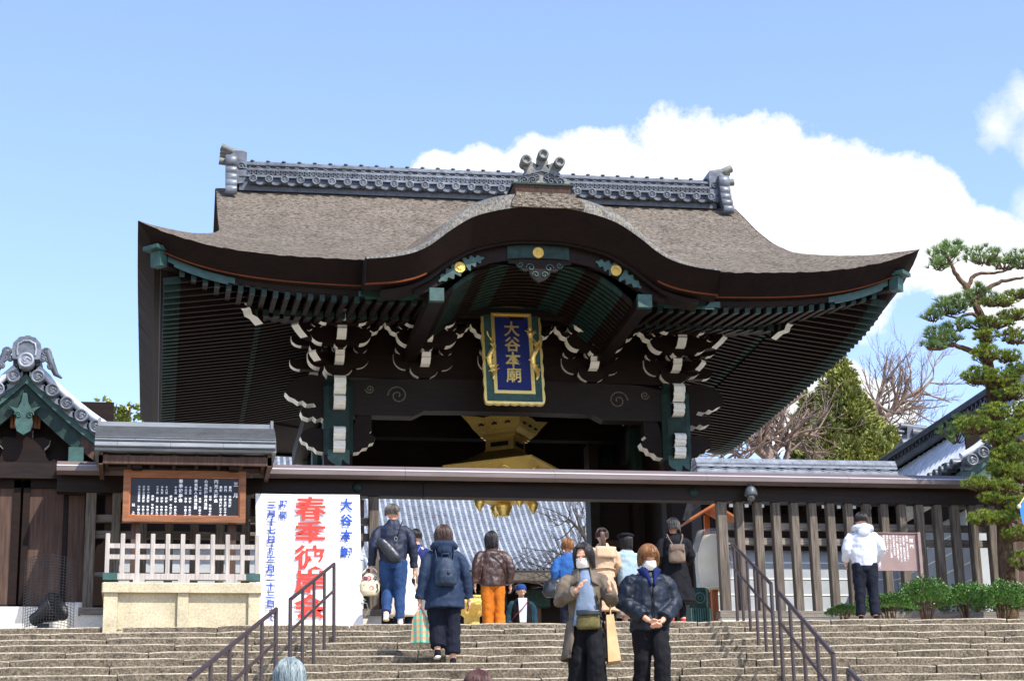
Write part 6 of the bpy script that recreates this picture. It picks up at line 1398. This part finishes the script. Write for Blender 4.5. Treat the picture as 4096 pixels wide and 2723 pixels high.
# --- girl with beret
loc, H = spot(1443, 1229, 29.1)
m = Person('woman in black beret and pale denim jacket', loc, .3, H, None, .02, None, [((-.15, .03, .65), (-.13, .1, .55)), ((.15, 0, .65), (.16, .02, .5))]); H = m.H
m.body().top(pale_denim, .49, (.112, .085), (.118, .08)).skirt(cream, .50, .18, (.098, .078), (.15, .12)).shoes(blk_cl).hair(blackh, 1.2, 62, 56, 1.08, 170, 11)
b = MB(); R = m.HR; b.lathe([(R*.85, .55*R), (R*1.2, .62*R), (R*1.38, .85*R), (R*1.25, 1.1*R), (R*.7, 1.3*R), (R*.1, 1.34*R), (R*.06, 1.42*R)], m.hc+Vector((0, -.05*R, 0)), 20, 0); grown('beret', b, blk_cl, m.root, .009, 2, .006)
# --- woman in black dress with red shoes
loc, H = spot(1551, 1193, 28.05)
m = Person('woman with curly black hair in long black coat dress and red shoes', loc, -.1, H, None, .06, [((-.05, .02, .28), (-.055, -.01, .045)), ((.05, .02, .28), (.05, -.01, .045))], [((-.155, 0, .65), (-.165, .04, .50)), ((.15, .04, .65), (.12, .12, .6))], (.3, 0), 1.05); H = m.H
m.body().top(blk_cl, .47, (.105, .085), (.125, .088), (.10, .08), (.055, .06, .042)).skirt(blk_cl, .60, .20, (.095, .078), (.185, .14), 'coat_skirt', .03, 7).pants(blk_cl, .05, .036, .03).shoes(pm('red_shoe', srgb('b0141c'), srgb('c42028'), 9, .35), blk_cl).hair(blackh, .75, 60, 58, 1.18, 230, 12, None, .12)
it = m.item('taupe_backpack', 'taupe suede flap backpack worn by the woman in black', 'backpack'); b = MB(); b.rings([er(.555*H, .10, .05, -.19, 0), er(.57*H, .125, .06, -.19, 0), er(.68*H, .12, .06, -.185, 0), er(.72*H, .10, .045, -.18, 0)], 0, True, True); grown('pack', b, bag_taupe, it, .011, 1, .006)
b = MB(); b.grid(lambda u, v: Vector((-.105+.21*u, -.235-.018*math.sin(math.pi*v), .725*H-.11*v)), 8, 6); o = b.build('flap', [bag_taupe], it); o.modifiers.new('solid', 'SOLIDIFY').thickness = .012
for sx in (-1, 1): m.strap(it, [(sx*.05, -.19, .72*H), (sx*.10, -.12, .80*H), (sx*.105, -.02, .84*H), (sx*.09, .1, .76*H)], .014, bag_taupe)
it = m.item('white_paper_bag', 'white paper bag held beside the black coat dress', 'bag'); b = MB(); b.rings([er(.30*H, .085, .05, .04, -.235, 4), er(.42*H, .095, .055, .04, -.235, 4), er(.48*H, .03, .02, .04, -.255, 4)], 0); b.build('pouch', [white], it)
# --- man in white hoodie
loc, H = spot(1983, 1180, 27.75)
m = Person('man in white hoodie and black trousers reading the pink sign', loc, -.12, H, None, .02, [((-.06, .0, .28), (-.07, -.02, .045)), ((.06, .0, .28), (.065, -.02, .045))], [((-.165, -.02, .655), (-.15, .07, .57)), ((.165, -.02, .655), (.13, .09, .57))], (.1, 0), 1.1); H = m.H
m.body().top(hoodw, .50, (.10, .078), (.126, .085), (.122, .09), (.05, .045, .04), 0, disp=.03).hood(hoodw).pants(ink_cl, .068, .05, .046).shoes(blk_cl).hair(blackh, .1, 62, 64, 1.05, 170, 13)
# --- two women coming down, wearing masks
ev_ = 21.55
loc, H = spot(1343, 1256, ev_)
m = Person('woman in open grey-brown coat, glasses and white mask coming down the stairs', loc, math.pi-.15, H, None, .03, [((-.055, .08, .29), (-.06, .03, .045)), ((.055, .0, .28), (.06, -.06, .06))], [((-.168, .05, .63), (-.145, .15, .70)), ((.16, .04, .64), (.055, .17, .69))], (.28, -.35)); H = m.H
m.hand_dir = [Vector((.05, .15, .95)), Vector((-.55, .2, .75))]
m.body().eyes(True).mask().top(khaki, .50, (.112, .085), (.122, .085), (.11, .082), (.055, .05, .04), .12).hair(blackh, .95, 48, 40, 1.14, 240, 14, None, .06)
for sx in (-1, 1):                                           # open coat skirts
    b = MB(); b.grid(lambda u, v: (lambda a: Vector((sx*(.115+.05*v)*H*math.cos(a), (.088+.045*v)*H*math.sin(a), (.53-.25*v)*H)))(-1.6+u*2.5), 14, 8); o = b.build('coat_panel', [khaki], m.root); o.modifiers.new('solid', 'SOLIDIFY').thickness = .012; d = o.modifiers.new('folds', 'DISPLACE'); d.texture = fold_tex; d.strength = .03; d.texture_coords = 'LOCAL'
b = MB(); b.rings([er(.48*H, .085*H, .025*H, .082*H), er(.66*H, .058*H, .026*H, .086*H), er(.78*H, .042*H, .024*H, .072*H), er(.82*H, .036*H, .03*H, .045*H), er(.855*H, .036*H, .036*H, .018*H), er(.872*H, .036*H, .036*H, .018*H)], 0); grown('sweater', b, sweater, m.root, .011, 3, .012)
for sx in (-1, 1): b = MB(); b.grid(lambda u, v: Vector((sx*(.034+.045*u+.010*v)*H, (.060+.045*v-.035*u)*H, (.852-.02*u-.10*v)*H)), 6, 6); o = b.build('lapel', [khaki], m.root); o.modifiers.new('solid', 'SOLIDIFY').thickness = .010
m.pants(blk_cl, .068, .058, .066).shoes(blk_cl)
it = m.item('olive_bag', 'olive nylon crossbody bag with black flap worn by the woman in grey-brown coat', 'bag'); b = MB(); b.rings([er(.455*H, .11, .035, .175, -.02), er(.47*H, .135, .05, .175, -.02), er(.54*H, .125, .05, .175, -.02), er(.57*H, .09, .03, .17, -.02)], 0, True, True); grown('pouch', b, bag_olive, it, .011, 2, .008)
b = MB(); b.grid(lambda u, v: Vector((-.15+.26*u, .232-.01*math.cos(u*6), .572*H-.055*v)), 8, 4); o = b.build('flap', [bag_black], it); o.modifiers.new('solid', 'SOLIDIFY').thickness = .008
m.strap(it, [(-.14, .16, .56*H), (-.13, .12, .66*H), (-.07, .12, .78*H), (.05, .07, .85*H), (.11, .0, .85*H)], .014, bag_black)
it = m.item('kraft_carrier', 'tall brown paper carrier bag hanging at the side of the grey-brown coat', 'bag'); b = MB(); b.rings([[(-.36, -.10, .26*H), (-.22, -.08, .25*H), (-.22, .22, .25*H), (-.36, .20, .26*H)], [(-.30, -.06, .55*H), (-.22, -.05, .545*H), (-.22, .16, .545*H), (-.30, .15, .55*H)]], 0); o = b.build('pouch', [kraft], it); b = MB(); b.tube([(-.27, .0, .53*H), (-.27, .03, .62*H), (-.27, .10, .62*H), (-.27, .13, .53*H)], .006, 5); b.build('handle', [kraft], it)
loc, H = spot(1489, 1259, ev_-.05)
m = Person('woman with light brown bob in dark navy puffer and white mask coming down the stairs', loc, math.pi+.05, H, None, .02, [((-.05, .08, .29), (-.055, .05, .045)), ((.055, .0, .28), (.06, -.06, .05))], [((-.168, .0, .635), (-.045, .125, .505)), ((.168, .0, .635), (.045, .13, .51))], (.4, 0), 1.1); H = m.H
m.hand_dir = [Vector((.75, .2, -.45)), Vector((-.75, .25, -.5))]
m.body().eyes().mask().top(puff, .455, (.125, .095), (.13, .098), (.135, .105), (.062, .062, .052), .15, True, disp=.045).pants(blk_cl, .068, .056, .055).shoes(blk_cl).hair(gingerh, .62, 78, 42, 1.16, 240, 15)
for sx in (-1, 1): b = MB(); b.grid(lambda u, v: Vector((sx*(.02+.062*u)*H*(1-.75*v), (.062+.05*v+.02*math.sin(u*3)+(-.03*u))*H, (.862-.015*u-.12*v)*H)), 6, 6); o = b.build('blue_collar', [royal], m.root); o.modifiers.new('solid', 'SOLIDIFY').thickness = .018
b = MB(); b.tube([(0, .10*H, .75*H), (0, .118*H, .62*H), (0, .112*H, .47*H)], .008, 5); b.build('zip', [blk_cl], m.root)
# --- two heads at the foot of the picture
loc, H = spot(670, 1516, 13.4)
m = Person('person with blue-grey dyed hair climbing near the noticeboard handrail', loc, .1, min(1.9, H), None, .04); m.body().top(blk_cl).pants(blk_cl).shoes(blk_cl).hair(hairm('blue_grey_hair', '4c5c60', '95a2a2'), .45, 60, 60, 1.02, 320, 16)
loc, H = spot(1103, 1547, 14.0)
m = Person('person with dark reddish brown hair climbing the lower stairs', loc, 0, min(1.9, H), None, .04); m.body().top(navy).pants(blk_cl).shoes(blk_cl).hair(hairm('reddish_brown_hair', '2c1612', '5a3228'), .6, 60, 60, 1.13, 300, 17)
bake_texts()
